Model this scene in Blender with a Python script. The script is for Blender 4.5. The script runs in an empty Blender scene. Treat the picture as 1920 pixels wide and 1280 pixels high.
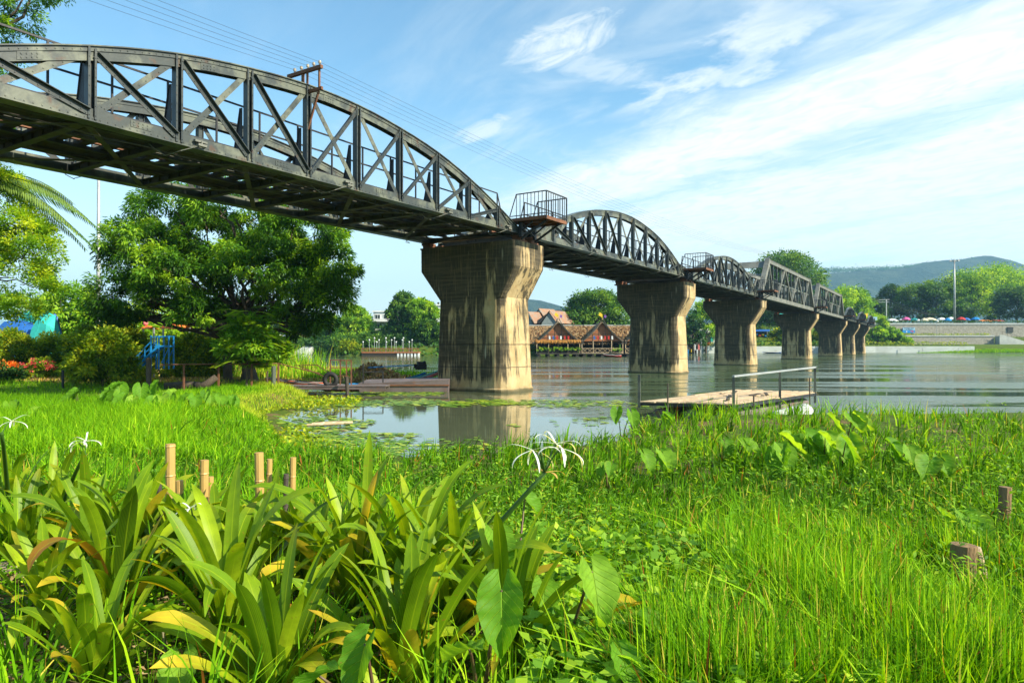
import bpy, math, random
import numpy as np
from mathutils import Vector, Matrix
R = math.radians
sc = bpy.context.scene
# ---------------------------------------------------------------- camera
CZ = 2.15; FP = 1280.0; HY = 647.0
cam = bpy.data.cameras.new('camera'); co = bpy.data.objects.new('camera', cam); sc.collection.objects.link(co)
cam.lens = 24; cam.sensor_width = 36; cam.clip_start = 0.05; cam.clip_end = 12000
co.location = (0, 0, CZ); co.rotation_euler = (R(90) + math.atan(7/1280), 0, 0); sc.camera = co
# ---------------------------------------------------------------- light
SUN_EL, SUN_AZ = 36.0, -27.0      # azimuth measured from +X towards +Y
sd = Vector((math.cos(R(SUN_EL))*math.cos(R(SUN_AZ)), math.cos(R(SUN_EL))*math.sin(R(SUN_AZ)), math.sin(R(SUN_EL))))
sl = bpy.data.lights.new('sun', 'SUN'); so = bpy.data.objects.new('sun', sl); sc.collection.objects.link(so)
sl.energy = 4.9; sl.angle = R(0.5); sl.color = (1.0, 0.90, 0.70)
so.rotation_euler = (-sd).to_track_quat('-Z', 'Y').to_euler(); so.location = sd*50
sc.view_settings.view_transform = 'Standard'; sc.view_settings.look = 'None'
sc.view_settings.exposure = 1.12; sc.view_settings.gamma = 1
try: sc.cycles.use_denoising = True
except Exception: pass
sc.cycles.max_bounces = 8; sc.cycles.transparent_max_bounces = 8; sc.cycles.volume_bounces = 0
sc.cycles.caustics_reflective = False; sc.cycles.caustics_refractive = False
sc.cycles.sample_clamp_indirect = 6
W = bpy.data.worlds.new('World'); sc.world = W; W.use_nodes = True
# tiny node-expression helper
class NT:
    def __init__(s, nt): s.nt = nt; s.N = nt.nodes; s.L = nt.links
    def n(s, t, **k):
        x = s.N.new(t)
        for a, b in k.items(): setattr(x, a, b)
        return x
    def put(s, sock, v):
        if v is None: return
        if hasattr(v, 'is_linked') or hasattr(v, 'links'): s.L.new(v, sock)
        else:
            if isinstance(v, (tuple, list)) and len(v) == 3 and sock.type == 'RGBA': v = (*v, 1)
            sock.default_value = v
    def m(s, op, a, b=None, c=None, clamp=False):
        x = s.n('ShaderNodeMath', operation=op); x.use_clamp = clamp
        s.put(x.inputs[0], a)
        if b is not None: s.put(x.inputs[1], b)
        if c is not None: s.put(x.inputs[2], c)
        return x.outputs[0]
    def ss(s, v, a, b, lo=0.0, hi=1.0):
        x = s.n('ShaderNodeMapRange', interpolation_type='SMOOTHSTEP')
        s.put(x.inputs[0], v); x.inputs[1].default_value = a; x.inputs[2].default_value = b
        x.inputs[3].default_value = lo; x.inputs[4].default_value = hi
        return x.outputs[0]
    def mix(s, f, a, b, bt='MIX'):
        x = s.n('ShaderNodeMix', data_type='RGBA', blend_type=bt)
        s.put(x.inputs[0], f); s.put(x.inputs[6], a); s.put(x.inputs[7], b); return x.outputs[2]
    def noise(s, vec, scale, detail=4, rough=.55, dist=0, out=0):
        x = s.n('ShaderNodeTexNoise'); s.put(x.inputs['Vector'], vec)
        x.inputs['Scale'].default_value = scale; x.inputs['Detail'].default_value = detail
        x.inputs['Roughness'].default_value = rough; x.inputs['Distortion'].default_value = dist
        return x.outputs[out]
    def vscale(s, vec, v, rot=(0, 0, 0), loc=(0, 0, 0)):
        x = s.n('ShaderNodeMapping'); s.put(x.inputs[0], vec)
        x.inputs[1].default_value = loc; x.inputs[2].default_value = rot; x.inputs[3].default_value = v
        return x.outputs[0]
    def sep(s, vec):
        x = s.n('ShaderNodeSeparateXYZ'); s.put(x.inputs[0], vec); return x.outputs
    def comb(s, a, b, c):
        x = s.n('ShaderNodeCombineXYZ'); s.put(x.inputs[0], a); s.put(x.inputs[1], b); s.put(x.inputs[2], c); return x.outputs[0]

w = NT(W.node_tree); W.node_tree.nodes.clear()
sky = w.n('ShaderNodeTexSky', sky_type='NISHITA', sun_disc=False)
sky.sun_elevation = R(SUN_EL); sky.sun_rotation = math.atan2(sd.x, sd.y)
sky.air_density = 1.0; sky.dust_density = 0.6; sky.ozone_density = 1.2
hsv = w.n('ShaderNodeHueSaturation'); w.put(hsv.inputs['Color'], sky.outputs[0]); hsv.inputs['Saturation'].default_value = .98
skyc = w.mix(1.0, hsv.outputs[0], (0.84, 1.16, 1.14), 'MULTIPLY')
tc = w.n('ShaderNodeTexCoord').outputs['Generated']
X, Y, Z = w.sep(tc)[0:3]
zz = w.m('MAXIMUM', Z, 0.02)
u = w.m('DIVIDE', X, zz); v = w.m('DIVIDE', Y, zz)
cn = w.m('ADD', w.m('MULTIPLY', u, .879), w.m('MULTIPLY', v, .477))      # across the cirrus bands
ca = w.m('ADD', w.m('MULTIPLY', u, .477), w.m('MULTIPLY', v, -.879))     # along them
cp = w.comb(cn, ca, 0.0)
wisp = w.noise(w.vscale(cp, (1.2, .5, 1)), 1.5, 8, .62, 1.2)
big = w.noise(w.vscale(cp, (.9, .22, 1), loc=(3.1, 1.7, 0)), 1.0, 3, .5, .4)
fine = w.noise(w.vscale(cp, (3.2, 1.5, 1)), 2.0, 8, .66, 1.6)
cnw = w.m('ADD', cn, w.m('MULTIPLY', w.m('SUBTRACT', wisp, .5), 1.15))
b1 = w.m('MULTIPLY', w.ss(cnw, 1.75, 2.45), w.ss(cnw, 3.45, 2.7))
b1 = w.m('MULTIPLY', b1, w.ss(ca, -6.5, -3.1))
b2 = w.m('MULTIPLY', w.m('MULTIPLY', w.ss(cnw, 1.62, 1.8), w.ss(cnw, 2.0, 1.83)), w.m('MULTIPLY', w.ss(ca, -2.6, -2.0), w.ss(ca, -1.0, -1.6)))
b3 = w.m('MULTIPLY', w.m('MULTIPLY', w.ss(cnw, 2.75, 3.5), w.ss(big, .12, .48)), w.ss(ca, -10.5, -5.0, .55, 1.0))
# small separate wisps
def puff(un, ua, rn, ra, amp):
    dn = w.m('DIVIDE', w.m('SUBTRACT', cn, un), rn); da = w.m('DIVIDE', w.m('SUBTRACT', ca, ua), ra)
    r = w.m('ADD', w.m('MULTIPLY', dn, dn), w.m('MULTIPLY', da, da))
    r = w.m('ADD', r, w.m('MULTIPLY', w.m('SUBTRACT', fine, .5), 2.6))
    return w.m('MULTIPLY', w.ss(r, 1.1, -.2), amp)
p1 = puff(1.22, -1.92, .16, .30, .75); p1b = puff(1.45, -2.02, .30, .14, .45)
p2 = puff(1.40, -2.85, .12, .28, .6); p3 = puff(2.3, -4.3, .12, .5, .5)
d = w.m('MULTIPLY', w.m('MAXIMUM', b1, b3), w.ss(fine, .25, .62, .62, 1.0))
d = w.m('MAXIMUM', d, w.m('MULTIPLY', b2, w.ss(fine, .2, .7, .4, .75)))
for p in (p1, p1b, p2, p3): d = w.m('MAXIMUM', d, p)
thin = w.m('MULTIPLY', w.ss(wisp, .38, .78), w.ss(cn, .2, 2.6, .10, .66))
d = w.m('MAXIMUM', d, thin)
haz = w.ss(Z, .36, -.02, 0, .80)
d = w.m('MULTIPLY', d, .97)
d = w.m('MAXIMUM', d, haz)
cloudc = w.mix(haz, (5.7, 5.9, 5.55), (4.9, 5.55, 5.4))
skymix = w.mix(d, skyc, cloudc)
bg = w.n('ShaderNodeBackground'); w.put(bg.inputs[0], skymix); bg.inputs[1].default_value = 0.10
wo = w.n('ShaderNodeOutputWorld'); w.L.new(bg.outputs[0], wo.inputs[0])

# ---------------------------------------------------------------- helpers
COL = sc.collection
def tag(o, label=None, cat=None, group=None, kind=None):
    if label: o['label'] = label
    if cat: o['category'] = cat
    if group: o['group'] = group
    if kind: o['kind'] = kind
    return o
def empty(name, loc=(0, 0, 0), rz=0.0, **k):
    o = bpy.data.objects.new(name, None); COL.objects.link(o); o.location = loc; o.rotation_euler = (0, 0, rz)
    o.empty_display_size = .3
    return tag(o, **k)
def copy_tree(o, parent=None):
    c = o.copy(); COL.objects.link(c)
    if parent is not None: c.parent = parent
    for ch in list(o.children): copy_tree(ch, c)
    return c
def P(x, y, Yd):      # photograph direction at a given real distance
    return Vector(((x-960)/FP*Yd, Yd, CZ + (HY-y)/FP*Yd))
def PG(x, y, z=0.55): # where that direction meets height z
    Yd = (CZ - z)*FP/(y-HY); return Vector(((x-960)/FP*Yd, Yd, z))
def link(name, me, mat, parent=None):
    o = bpy.data.objects.new(name, me); COL.objects.link(o)
    if mat is not None:
        for m_ in (mat if isinstance(mat, (list, tuple)) else [mat]): me.materials.append(m_)
    if parent is not None: o.parent = parent
    return o
class MB:
    def __init__(s): s.v = []; s.f = []; s.mi = []; s.cur = 0
    def add(s, vs, fs):
        b = len(s.v); s.v.extend(tuple(p) for p in vs); s.f.extend(tuple(b+i for i in f) for f in fs); s.mi.extend([s.cur]*len(fs))
    def hexa(s, c):   # 8 corners: bottom 4 ccw, top 4 ccw
        s.add(c, [(3, 2, 1, 0), (4, 5, 6, 7), (0, 1, 5, 4), (1, 2, 6, 5), (2, 3, 7, 6), (3, 0, 4, 7)])
    def box(s, x0, x1, y0, y1, z0, z1):
        s.hexa([(x0, y0, z0), (x1, y0, z0), (x1, y1, z0), (x0, y1, z0), (x0, y0, z1), (x1, y0, z1), (x1, y1, z1), (x0, y1, z1)])
    def beam(s, a, b, w_, h, up=(0, 0, 1)):
        a = Vector(a); b = Vector(b); d = (b-a).normalized(); up = Vector(up)
        if abs(d.dot(up)) > .98: up = Vector((1, 0, 0))
        sx = d.cross(up).normalized()*w_/2; uz = sx.cross(d).normalized()*h/2
        s.hexa([a-sx-uz, a+sx-uz, b+sx-uz, b-sx-uz, a-sx+uz, a+sx+uz, b+sx+uz, b-sx+uz])
    def tube(s, path, rad, n=6, cap=True):
        path = [Vector(p) for p in path]; k = len(path)
        if not isinstance(rad, (list, tuple)): rad = [rad]*k
        b = len(s.v); up = Vector((0, 0, 1))
        for i, p in enumerate(path):
            d = (path[min(i+1, k-1)]-path[max(i-1, 0)])
            d = d.normalized() if d.length > 1e-9 else Vector((0, 0, 1))
            uu = up if abs(d.dot(up)) < .95 else Vector((0, 1, 0))
            a = d.cross(uu).normalized(); c = a.cross(d)
            for j in range(n):
                t = 2*math.pi*j/n; s.v.append(tuple(p + (a*math.cos(t)+c*math.sin(t))*rad[i]))
        for i in range(k-1):
            for j in range(n):
                s.f.append((b+i*n+j, b+i*n+(j+1) % n, b+(i+1)*n+(j+1) % n, b+(i+1)*n+j)); s.mi.append(s.cur)
        if cap:
            s.f.append(tuple(b+j for j in range(n))[::-1]); s.f.append(tuple(b+(k-1)*n+j for j in range(n))); s.mi += [s.cur]*2
    def cyl(s, c, r, h, n=12, r2=None):
        c = Vector(c); s.tube([c, c+Vector((0, 0, h))], [r, r if r2 is None else r2], n)
    def prism(s, poly, off):   # polygon of 3D points extruded by off
        off = Vector(off); n = len(poly); p = [Vector(q) for q in poly]
        s.add(p+[q+off for q in p], [tuple(range(n))[::-1], tuple(range(n, 2*n))] + [(i, (i+1) % n, n+(i+1) % n, n+i) for i in range(n)])
    def loft(s, rings, cap=True):
        n = len(rings[0]); b = len(s.v)
        for r in rings: s.v.extend(tuple(p) for p in r)
        for i in range(len(rings)-1):
            for j in range(n): s.f.append((b+i*n+j, b+i*n+(j+1) % n, b+(i+1)*n+(j+1) % n, b+(i+1)*n+j)); s.mi.append(s.cur)
        if cap:
            s.f.append(tuple(b+j for j in range(n))[::-1]); s.f.append(tuple(b+(len(rings)-1)*n+j for j in range(n))); s.mi += [s.cur]*2
    def ball(s, c, r, n=8, m=5, sq=(1, 1, 1)):
        c = Vector(c); rings = []
        for i in range(m+1):
            t = -math.pi/2 + math.pi*i/m; rr = max(math.cos(t), .02)
            rings.append([c+Vector((rr*math.cos(2*math.pi*j/n)*r*sq[0], rr*math.sin(2*math.pi*j/n)*r*sq[1], math.sin(t)*r*sq[2])) for j in range(n)])
        s.loft(rings)
    def sheet(s, rows):        # grid of points
        n = len(rows[0]); b = len(s.v)
        for r in rows: s.v.extend(tuple(p) for p in r)
        for i in range(len(rows)-1):
            for j in range(n-1): s.f.append((b+i*n+j, b+i*n+j+1, b+(i+1)*n+j+1, b+(i+1)*n+j)); s.mi.append(s.cur)
    def build(s, name, mat, parent=None, smooth=False, loc=None, rz=0.0, **k):
        me = bpy.data.meshes.new(name); me.from_pydata(s.v, [], s.f)
        if isinstance(mat, (list, tuple)): me.polygons.foreach_set('material_index', s.mi)
        if smooth: me.polygons.foreach_set('use_smooth', [True]*len(me.polygons))
        o = link(name, me, mat, parent)
        if loc is not None: o.location = loc; o.rotation_euler = (0, 0, rz)
        return tag(o, **k)
def npmesh(name, V, F, mat, parent=None, tint=None, extra=None, smooth=False, fmi=None, **k):
    """V (n,3); F (m,4) quads; tint (n,) per-vertex float; extra dict of name -> (n,)"""
    V = np.asarray(V, np.float32); F = np.asarray(F, np.int32); me = bpy.data.meshes.new(name)
    me.vertices.add(len(V)); me.vertices.foreach_set('co', V.ravel())
    q = F.shape[1]; me.loops.add(F.size); me.loops.foreach_set('vertex_index', F.ravel())
    me.polygons.add(len(F)); me.polygons.foreach_set('loop_start', np.arange(0, F.size, q, dtype=np.int32))
    try: me.polygons.foreach_set('loop_total', np.full(len(F), q, np.int32))
    except Exception: pass
    if fmi is not None: me.polygons.foreach_set('material_index', np.asarray(fmi, np.int32))
    if smooth: me.polygons.foreach_set('use_smooth', np.ones(len(F), bool))
    me.update(calc_edges=True)
    at = dict(extra or {})
    if tint is not None: at['tint'] = tint
    for a, arr in at.items():
        t = me.attributes.new(a, 'FLOAT', 'POINT'); t.data.foreach_set('value', np.asarray(arr, np.float32))
    return tag(link(name, me, mat, parent), **k)

# ---------------------------------------------------------------- materials
def newmat(name):
    m_ = bpy.data.materials.new(name); m_.use_nodes = True; m_.node_tree.nodes.clear(); return m_, NT(m_.node_tree)
def out(n, sh, disp=None):
    o = n.n('ShaderNodeOutputMaterial'); n.L.new(sh, o.inputs[0])
def bsdf(n, col, rough=.6, metal=0, bump=None, bstr=.3, bdist=.02, spec=.5):
    b = n.n('ShaderNodeBsdfPrincipled'); n.put(b.inputs['Base Color'], col); n.put(b.inputs['Roughness'], rough)
    b.inputs['Metallic'].default_value = metal; b.inputs['Specular IOR Level'].default_value = spec
    if bump is not None:
        k = n.n('ShaderNodeBump'); k.inputs['Strength'].default_value = bstr; k.inputs['Distance'].default_value = bdist
        n.put(k.inputs['Height'], bump); n.L.new(k.outputs[0], b.inputs['Normal'])
    return b
def basic(name, c1, c2=None, scale=3.0, rough=.6, metal=0, bump=.25, stretch=(1, 1, 1), bdist=.02, spec=.4, c3=None, lo=.35, hi=.65):
    m_, n = newmat(name); c2 = c2 or tuple(x*.7 for x in c1)
    oc = n.n('ShaderNodeTexCoord').outputs['Object']; v_ = n.vscale(oc, stretch)
    a = n.noise(v_, scale, 6, .6); f = n.noise(v_, scale*7, 4, .6)
    col = n.mix(n.ss(a, lo, hi), c1, c2)
    if c3: col = n.mix(n.ss(n.noise(v_, scale*2.3, 5, .65), .56, .70), col, c3)
    col = n.mix(n.ss(f, .2, .8, 0, .35), col, tuple(x*.6 for x in c1))
    b = bsdf(n, col, rough, metal, f, bump, bdist, spec); out(n, b.outputs[0]); return m_
def leafmat(name, dark, mid, bright, trans=.4, rough=.5, yellow=None, spec=.3, vein=False):
    m_, n = newmat(name)
    t = n.n('ShaderNodeAttribute', attribute_name='tint').outputs['Fac']
    col = n.mix(n.ss(t, 0, .5), dark, mid); col = n.mix(n.ss(t, .5, .95), col, bright)
    if yellow is not None:
        y_ = n.n('ShaderNodeAttribute', attribute_name='dry').outputs['Fac']; col = n.mix(n.ss(y_, .35, .9), col, yellow)
        col = n.mix(n.ss(y_, 1.05, 1.35), col, (.30, .10, .02))
    if vein is True:
        oc_ = n.n('ShaderNodeTexCoord').outputs['Object']; col = n.mix(n.ss(n.noise(oc_, 6, 4, .6), .35, .7, 0, .5), col, dark); sp = n.ss(n.noise(oc_, 26, 3, .6), .67, .72); col = n.mix(sp, col, (.22, .13, .02))
        ac = n.n('ShaderNodeAttribute', attribute_name='across').outputs['Fac']
        wv = n.m('MULTIPLY', n.m('ADD', n.m('SINE', n.m('MULTIPLY', ac, 38.0)), 1.0), .12)
        col = n.mix(wv, col, bright)
        col = n.mix(n.ss(n.m('ABSOLUTE', ac), .10, .0, 0, .55), col, bright)
    hb = None
    if vein == 'taro':
        ac = n.n('ShaderNodeAttribute', attribute_name='across').outputs['Fac']; al = n.n('ShaderNodeAttribute', attribute_name='along').outputs['Fac']
        q_ = n.m('SUBTRACT', n.m('MULTIPLY', al, 9.0), n.m('MULTIPLY', n.m('ABSOLUTE', ac), 2.6)); rib = n.ss(n.m('ABSOLUTE', n.m('SUBTRACT', n.m('FRACT', q_), .5)), .40, .5)
        rib = n.m('MAXIMUM', rib, n.ss(n.m('ABSOLUTE', ac), .05, .0)); hb = rib
        oc_ = n.n('ShaderNodeTexCoord').outputs['Object']
        col = n.mix(n.ss(n.noise(oc_, 14, 5, .6), .35, .7, 0, .5), col, dark); col = n.mix(n.m('MULTIPLY', rib, .55), col, bright)
        hole = n.ss(n.noise(oc_, 30, 3, .6), .70, .74); col = n.mix(hole, col, (.25, .13, .03))
    b = bsdf(n, col, rough, spec=spec, bump=hb, bstr=.8, bdist=.004)
    tr = n.n('ShaderNodeBsdfTranslucent'); n.put(tr.inputs[0], n.mix(1.0, col, (1.9, 1.6, .5), 'MULTIPLY'))
    mx = n.n('ShaderNodeMixShader'); mx.inputs[0].default_value = trans
    n.L.new(b.outputs[0], mx.inputs[1]); n.L.new(tr.outputs[0], mx.inputs[2]); out(n, mx.outputs[0]); return m_

STEEL = basic('dark painted steel', (.042, .050, .047), (.135, .145, .11), 1.1, .38, 0, .18, c3=(.085, .045, .025), spec=.5, lo=.44, hi=.58)
POSTM = basic('dark paint on posts', (.020, .027, .029), (.045, .053, .048), 2.2, .38, 0, .1, c3=(.06, .04, .03), spec=.5)
STEELB = basic('dusty underside steel', (.040, .042, .034), (.095, .088, .058), 1.2, .65, 0, .15, c3=(.10, .055, .03))
STEELL = basic('weathered grey steel', (.11, .115, .10), (.20, .20, .17), 1.0, .5, 0, .15, c3=(.12, .09, .06))
RUST = basic('rusty steel', (.13, .055, .03), (.20, .085, .04), 3, .75)
BLACK = basic('black steel', (.018, .02, .024), (.03, .032, .035), 2, .5)
WOODD = basic('dark timber', (.075, .062, .048), (.045, .038, .03), 2, .85, stretch=(1, 6, 6))
# ---------------------------------------------------------------- bridge frame: local x along the track, y across, z up
ST, CT = math.sin(R(32.3)), math.cos(R(32.3)); BR = math.atan2(CT, ST)
QN = 16.46; ZB = 7.21; BW = 5.27
def BP(t, q=QN, z=ZB): return Vector((t*ST-q*CT, t*CT+q*ST, z))
# ---------------------------------------------------------------- curved truss span
PN = 2.083; SL = PN*11
HT = [.98, 1.74, 2.31, 2.66, 2.86, 2.86, 2.66, 2.31, 1.74, .98]
def rivet(m, x, y, z, sgn, r=.016):
    m.prism([(x+r*math.cos(a), y, z+r*math.sin(a)) for a in (0, 1.26, 2.51, 3.77, 5.03)], (0, sgn*.014, 0))
def chord_path():
    pts = [(.12, .16)] + [(PN*(i+1), HT[i]) for i in range(10)] + [(SL-.12, .16)]
    res = []
    for i in range(len(pts)-1):
        p0 = pts[max(i-1, 0)]; p1 = pts[i]; p2 = pts[i+1]; p3 = pts[min(i+2, len(pts)-1)]
        for k in range(3):
            t = k/3
            res.append(tuple(.5*((2*p1[j])+(-p0[j]+p2[j])*t+(2*p0[j]-5*p1[j]+4*p2[j]-p3[j])*t*t+(-p0[j]+3*p1[j]-3*p2[j]+p3[j])*t**3) for j in (0, 1)))
    res.append(pts[-1]); return res
def sweep(m, path, y0, y1, d0, d1):      # rectangle swept along an x,z path: y range, depth range below the path
    rings = []
    for i, (x, z) in enumerate(path):
        a = path[max(i-1, 0)]; b = path[min(i+1, len(path)-1)]; L = math.hypot(b[0]-a[0], b[1]-a[1]); nx, nz = -(b[1]-a[1])/L, (b[0]-a[0])/L
        rings.append([(x-nx*d1, y0, z-nz*d1), (x-nx*d1, y1, z-nz*d1), (x-nx*d0, y1, z-nz*d0), (x-nx*d0, y0, z-nz*d0)])
    m.loft(rings)
def make_truss_side(root, s, y):           # s = -1 outer side faces -y
    o = lambda a: y + s*a
    yy = lambda a, b: (min(o(a), o(b)), max(o(a), o(b)))
    cp_ = chord_path()
    m = MB()
    sweep(m, cp_, *yy(.20, -.20), 0, .028)
    for a in (.13, -.11): sweep(m, cp_, *yy(a, a-.022), .028, .33)
    for a in (.155, -.130): sweep(m, cp_, *yy(a, a-.02), .03, .13)
    for i in range(1, len(cp_)):
        (x0, z0), (x1, z1) = cp_[i-1], cp_[i]; L = math.hypot(x1-x0, z1-z0); k = max(2, int(L/.17))
        for j in range(k):
            t = (j+.5)/k; xx = x0+(x1-x0)*t; zc = z0+(z1-z0)*t; nx, nz = -(z1-z0)/L, (x1-x0)/L
            rivet(m, xx-nx*.085, o(.155), zc-nz*.085, s)
    for j in (1, 3, 5, 7, 9):            # splice plates
        for q in range(4):
            for r_ in range(2):
                i = min(len(cp_)-2, j*3+1); x0, z0 = cp_[i]; sl_ = (cp_[i+1][1]-z0)/(cp_[i+1][0]-x0)
                rivet(m, x0+.1*q, o(.143), z0+sl_*.1*q-.2-.08*r_, s, .018)
        i = min(len(cp_)-2, j*3+1); x0, z0 = cp_[i]; sl_ = (cp_[i+1][1]-z0)/(cp_[i+1][0]-x0)
        m.prism([(x0-.08, o(.131), z0-.14-.08*sl_), (x0+.4, o(.131), z0-.14+.4*sl_), (x0+.4, o(.131), z0-.325+.4*sl_), (x0-.08, o(.131), z0-.325-.08*sl_)], (0, s*.011, 0))
    m.build('top_chord', STEEL, root)
    m = MB(); bot = [(.0, .36), (SL, .36)]
    m.box(0, SL, *yy(.20, -.20), 0, .028)
    for a in (.13, -.11): m.box(0, SL, *yy(a, a-.022), .03, .31)
    for a in (.155, -.130): m.box(.01, SL-.01, *yy(a, a-.02), .03, .12)
    x = .1
    while x < SL: rivet(m, x, o(.155), .075, s); x += .17
    for i in range(11):
        if i % 2 == 0:
            x0 = PN*(i+1)-1.2; m.box(x0, x0+.5, *yy(.131, .142), .14, .30)
            for q in range(4):
                for r_ in range(2): rivet(m, x0+.08+.11*q, o(.142), .185+.075*r_, s, .018)
    m.build('bottom_chord', STEEL, root)
    for i in range(10):
        x = PN*(i+1); h = HT[i]; m = MB()
        for dx in (-.095, .075): m.box(x+dx, x+dx+.02, *yy(.175, .0), .05, h-.05)
        for dx in (-.095, .045): m.box(x+dx, x+dx+.05, *yy(.177, .190), .06, h-.06)
        m.box(x-.0748, x+.0748, *yy(.06, .04), .05, h-.05)
        z = .14
        while z < h-.1:
            rivet(m, x-.07, o(.19), z, s, .012); rivet(m, x+.07, o(.19), z, s, .012); z += .22
        m.build('vertical_post', POSTM, root)
        kh = min(1.1, h-.6); m = MB()   # knee bracket on the inside
        m.prism([(x-.012, o(-.18), .36), (x-.012, o(-.52), .32), (x-.012, o(-.50), .44), (x-.012, o(-.24), .5+kh), (x-.012, o(-.18), .5+kh)], (.024, 0, 0))
        m.prism([(x-.035, o(-.50), .44), (x-.035, o(-.24), .5+kh), (x-.035, o(-.26), .5+kh), (x-.035, o(-.52), .44)], (.07, 0, 0))
        m.build('knee_bracket', BLACK, root)
        if i < 9:
            x2 = PN*(i+2); h2 = HT[i+1]; lo1 = (x+.08, .2); lo2 = (x2-.08, .2); up1 = (x+.07, h-.2); up2 = (x2-.07, h2-.2)
            for kind, (a, b) in (('L', (up1, lo2) if i < 4 else (lo1, up2)), ('F', (lo1, up2) if i < 4 else (up1, lo2))):
                m = MB(); d = Vector((b[0]-a[0], 0, b[1]-a[1])); L = d.length; d.normalize(); nrm = Vector((-d.z, 0, d.x))
                yo = .172 if kind == 'L' else .105
                A = Vector((a[0], o(yo), a[1])); B = Vector((b[0], o(yo), b[1])); hw = .078
                m.prism([A-nrm*hw, B-nrm*hw, B+nrm*hw, A+nrm*hw], (0, -s*.018, 0))
                if kind == 'L':
                    m.prism([A+nrm*(hw-.018), B+nrm*(hw-.018), B+nrm*hw, A+nrm*hw], (0, s*.09, 0))
                k = int(L/.24)
                for j in range(k+1):
                    p = A + (B-A)*((j+.3)/(k+1)); rivet(m, p.x-nrm.x*.02, p.y, p.z-nrm.z*.02, s, .017)
                for p, dd in ((A, d), (B, -d)):
                    for j in range(4):
                        pp = p+dd*(.05+.07*j) + nrm*(.04 if j % 2 else -.045); rivet(m, pp.x, pp.y, pp.z, s, .016)
                m.build('diagonal_brace', POSTM if kind == 'L' else STEEL, root)
    for (xa, xb) in ((.2, PN-.1), (SL-.2, SL-PN+.1)):
        m = MB()
        m.prism([(xa, o(.117), .3), (xb, o(.117), .3), (xb, o(.117), .78), (xa, o(.117), .3+.02)], (0, -s*.012, 0))
        dirn = 1 if xb > xa else -1
        a = Vector((xb-dirn*.1, o(.11), .85)); b = Vector((xb-dirn*.95, o(.11), .2))
        m.beam(a, b, .02, .14, (0, 1, 0)); m.build('end_gusset', STEEL, root)

def make_deck(root, L, panel, nn, near_rail=True):
    for i in range(nn+1):
        x = panel*i; x = min(max(x, .15), L-.15)
        m = MB(); m.box(x-.011, x+.011, .15, BW-.15, .03, .20); m.box(x-.10, x+.10, .14, BW-.14, .005, .028); m.box(x-.10, x+.10, .14, BW-.14, .20, .215)
        for j in range(9): m.box(x-.06, x+.06, .5+j*.53, .515+j*.53, .03, .2)
        m.build('floor_beam', STEELB, root)
    for yv in (1.05, 2.12, 3.14, 4.2):
        m = MB(); m.box(.02, L-.02, yv-.01, yv+.01, .216, .33); m.box(.02, L-.02, yv-.08, yv+.08, .217, .23); m.build('stringer', STEELB, root)
    m = MB(); step = 2*panel; i = 0
    while i*step < L-1:
        a = i*step+.1; b = min((i+1)*step-.1, L-.1)
        m.beam((a, .2, -.012), (b, BW-.2, -.012), .15, .016); m.beam((a, BW-.2, -.03), (b, .2, -.03), .15, .016)
        xm = (a+b)/2; m.box(xm-.22, xm+.22, BW/2-.2, BW/2+.2, -.055, -.040); i += 1
    m.build('lateral_bracing', STEELB, root)
    m = MB(); x = .2
    while x < L-.1: m.box(x, x+.22, 1.2, 4.07, .332, .43); x += .58
    m.build('sleepers', WOODD, root)
    for yv in (2.12, 3.14):
        m = MB(); m.box(0, L, yv-.035, yv+.035, .446, .54); m.box(0, L, yv-.06, yv+.06, .431, .445); m.build('rail', RUST, root)
    for (ya, yb) in ((.30, 1.88), (3.38, 4.93)):
        m = MB(); x = .05; rnd = random.Random(5)
        while x < L-.3:
            wd = .9+rnd.random()*.5; e = min(x+wd, L-.02); m.box(x, e-.012, ya, yb, .345+rnd.random()*.006, .385); x = e
        m.build('walkway_deck', WOODD, root)
    m = MB(); m.box(.02, L-.02, 2.3, 2.96, .44, .47); m.build('walkway_deck', WOODD, root)
    for yv in (.72, 4.55):
        m = MB(); zt = 1.86; k = int(round((L-1.6)/1.39))
        xs = [.8+(L-1.6)*j/k for j in range(k+1)]
        for x in xs: m.beam((x, yv, .33), (x, yv, zt), .045, .045)
        for zr in (zt, 1.28): m.beam((xs[0], yv, zr), (xs[-1], yv, zr), .04, .045)
        for (x, dx) in ((xs[0], -.55), (xs[-1], .55)): m.beam((x, yv, zt), (x+dx, yv, .5), .04, .04)
        m.build('handrail', BLACK, root)
    m = MB()
    for (yv, zz_) in ((.45, -.09), (1.6, .16), (3.6, .14)):
        pts = [(L*j/24, yv+.03*math.sin(j*1.7), zz_-.025*(j % 2)) for j in range(25)]; m.tube(pts, .018, 5)
    m.build('conduit_pipe', STEELB, root)
def make_lamps(root, xs, L):
    for x in xs:
        for (yv, s) in ((-.28, -1), (BW+.28, 1)):
            m = MB(); m.box(x-.17, x+.17, yv-.06*s-.05, yv-.06*s+.05, .17, .22); m.box(x-.12, x+.12, yv-.05, yv+.05, .06, .12)
            m.beam((x-.1, yv+.2*-s, .01), (x-.1, yv, .06), .02, .02); m.beam((x+.1, yv+.2*-s, .01), (x+.1, yv, .06), .02, .02); m.beam((x, yv, .1), (x, yv, .2), .03, .03)
            yi = yv-s*.6
            m.tube([(x-.1, yv, .05), (x-.45, yv-s*.2, -.12), (x-.62, yi, -.22), (x-.85, yi, -.14), (x-1.0, yi-s*.1, .0)], .012, 5)
            m.build('lamp_bracket', STEELL, root)
def span_label(o, label): return tag(o, label, 'bridge span', 'arched steel truss spans of the bridge')
span = empty('truss_span', BP(3.8), BR); span_label(span, 'arched dark steel truss span overhead, the closest of all the bridge spans')
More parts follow.
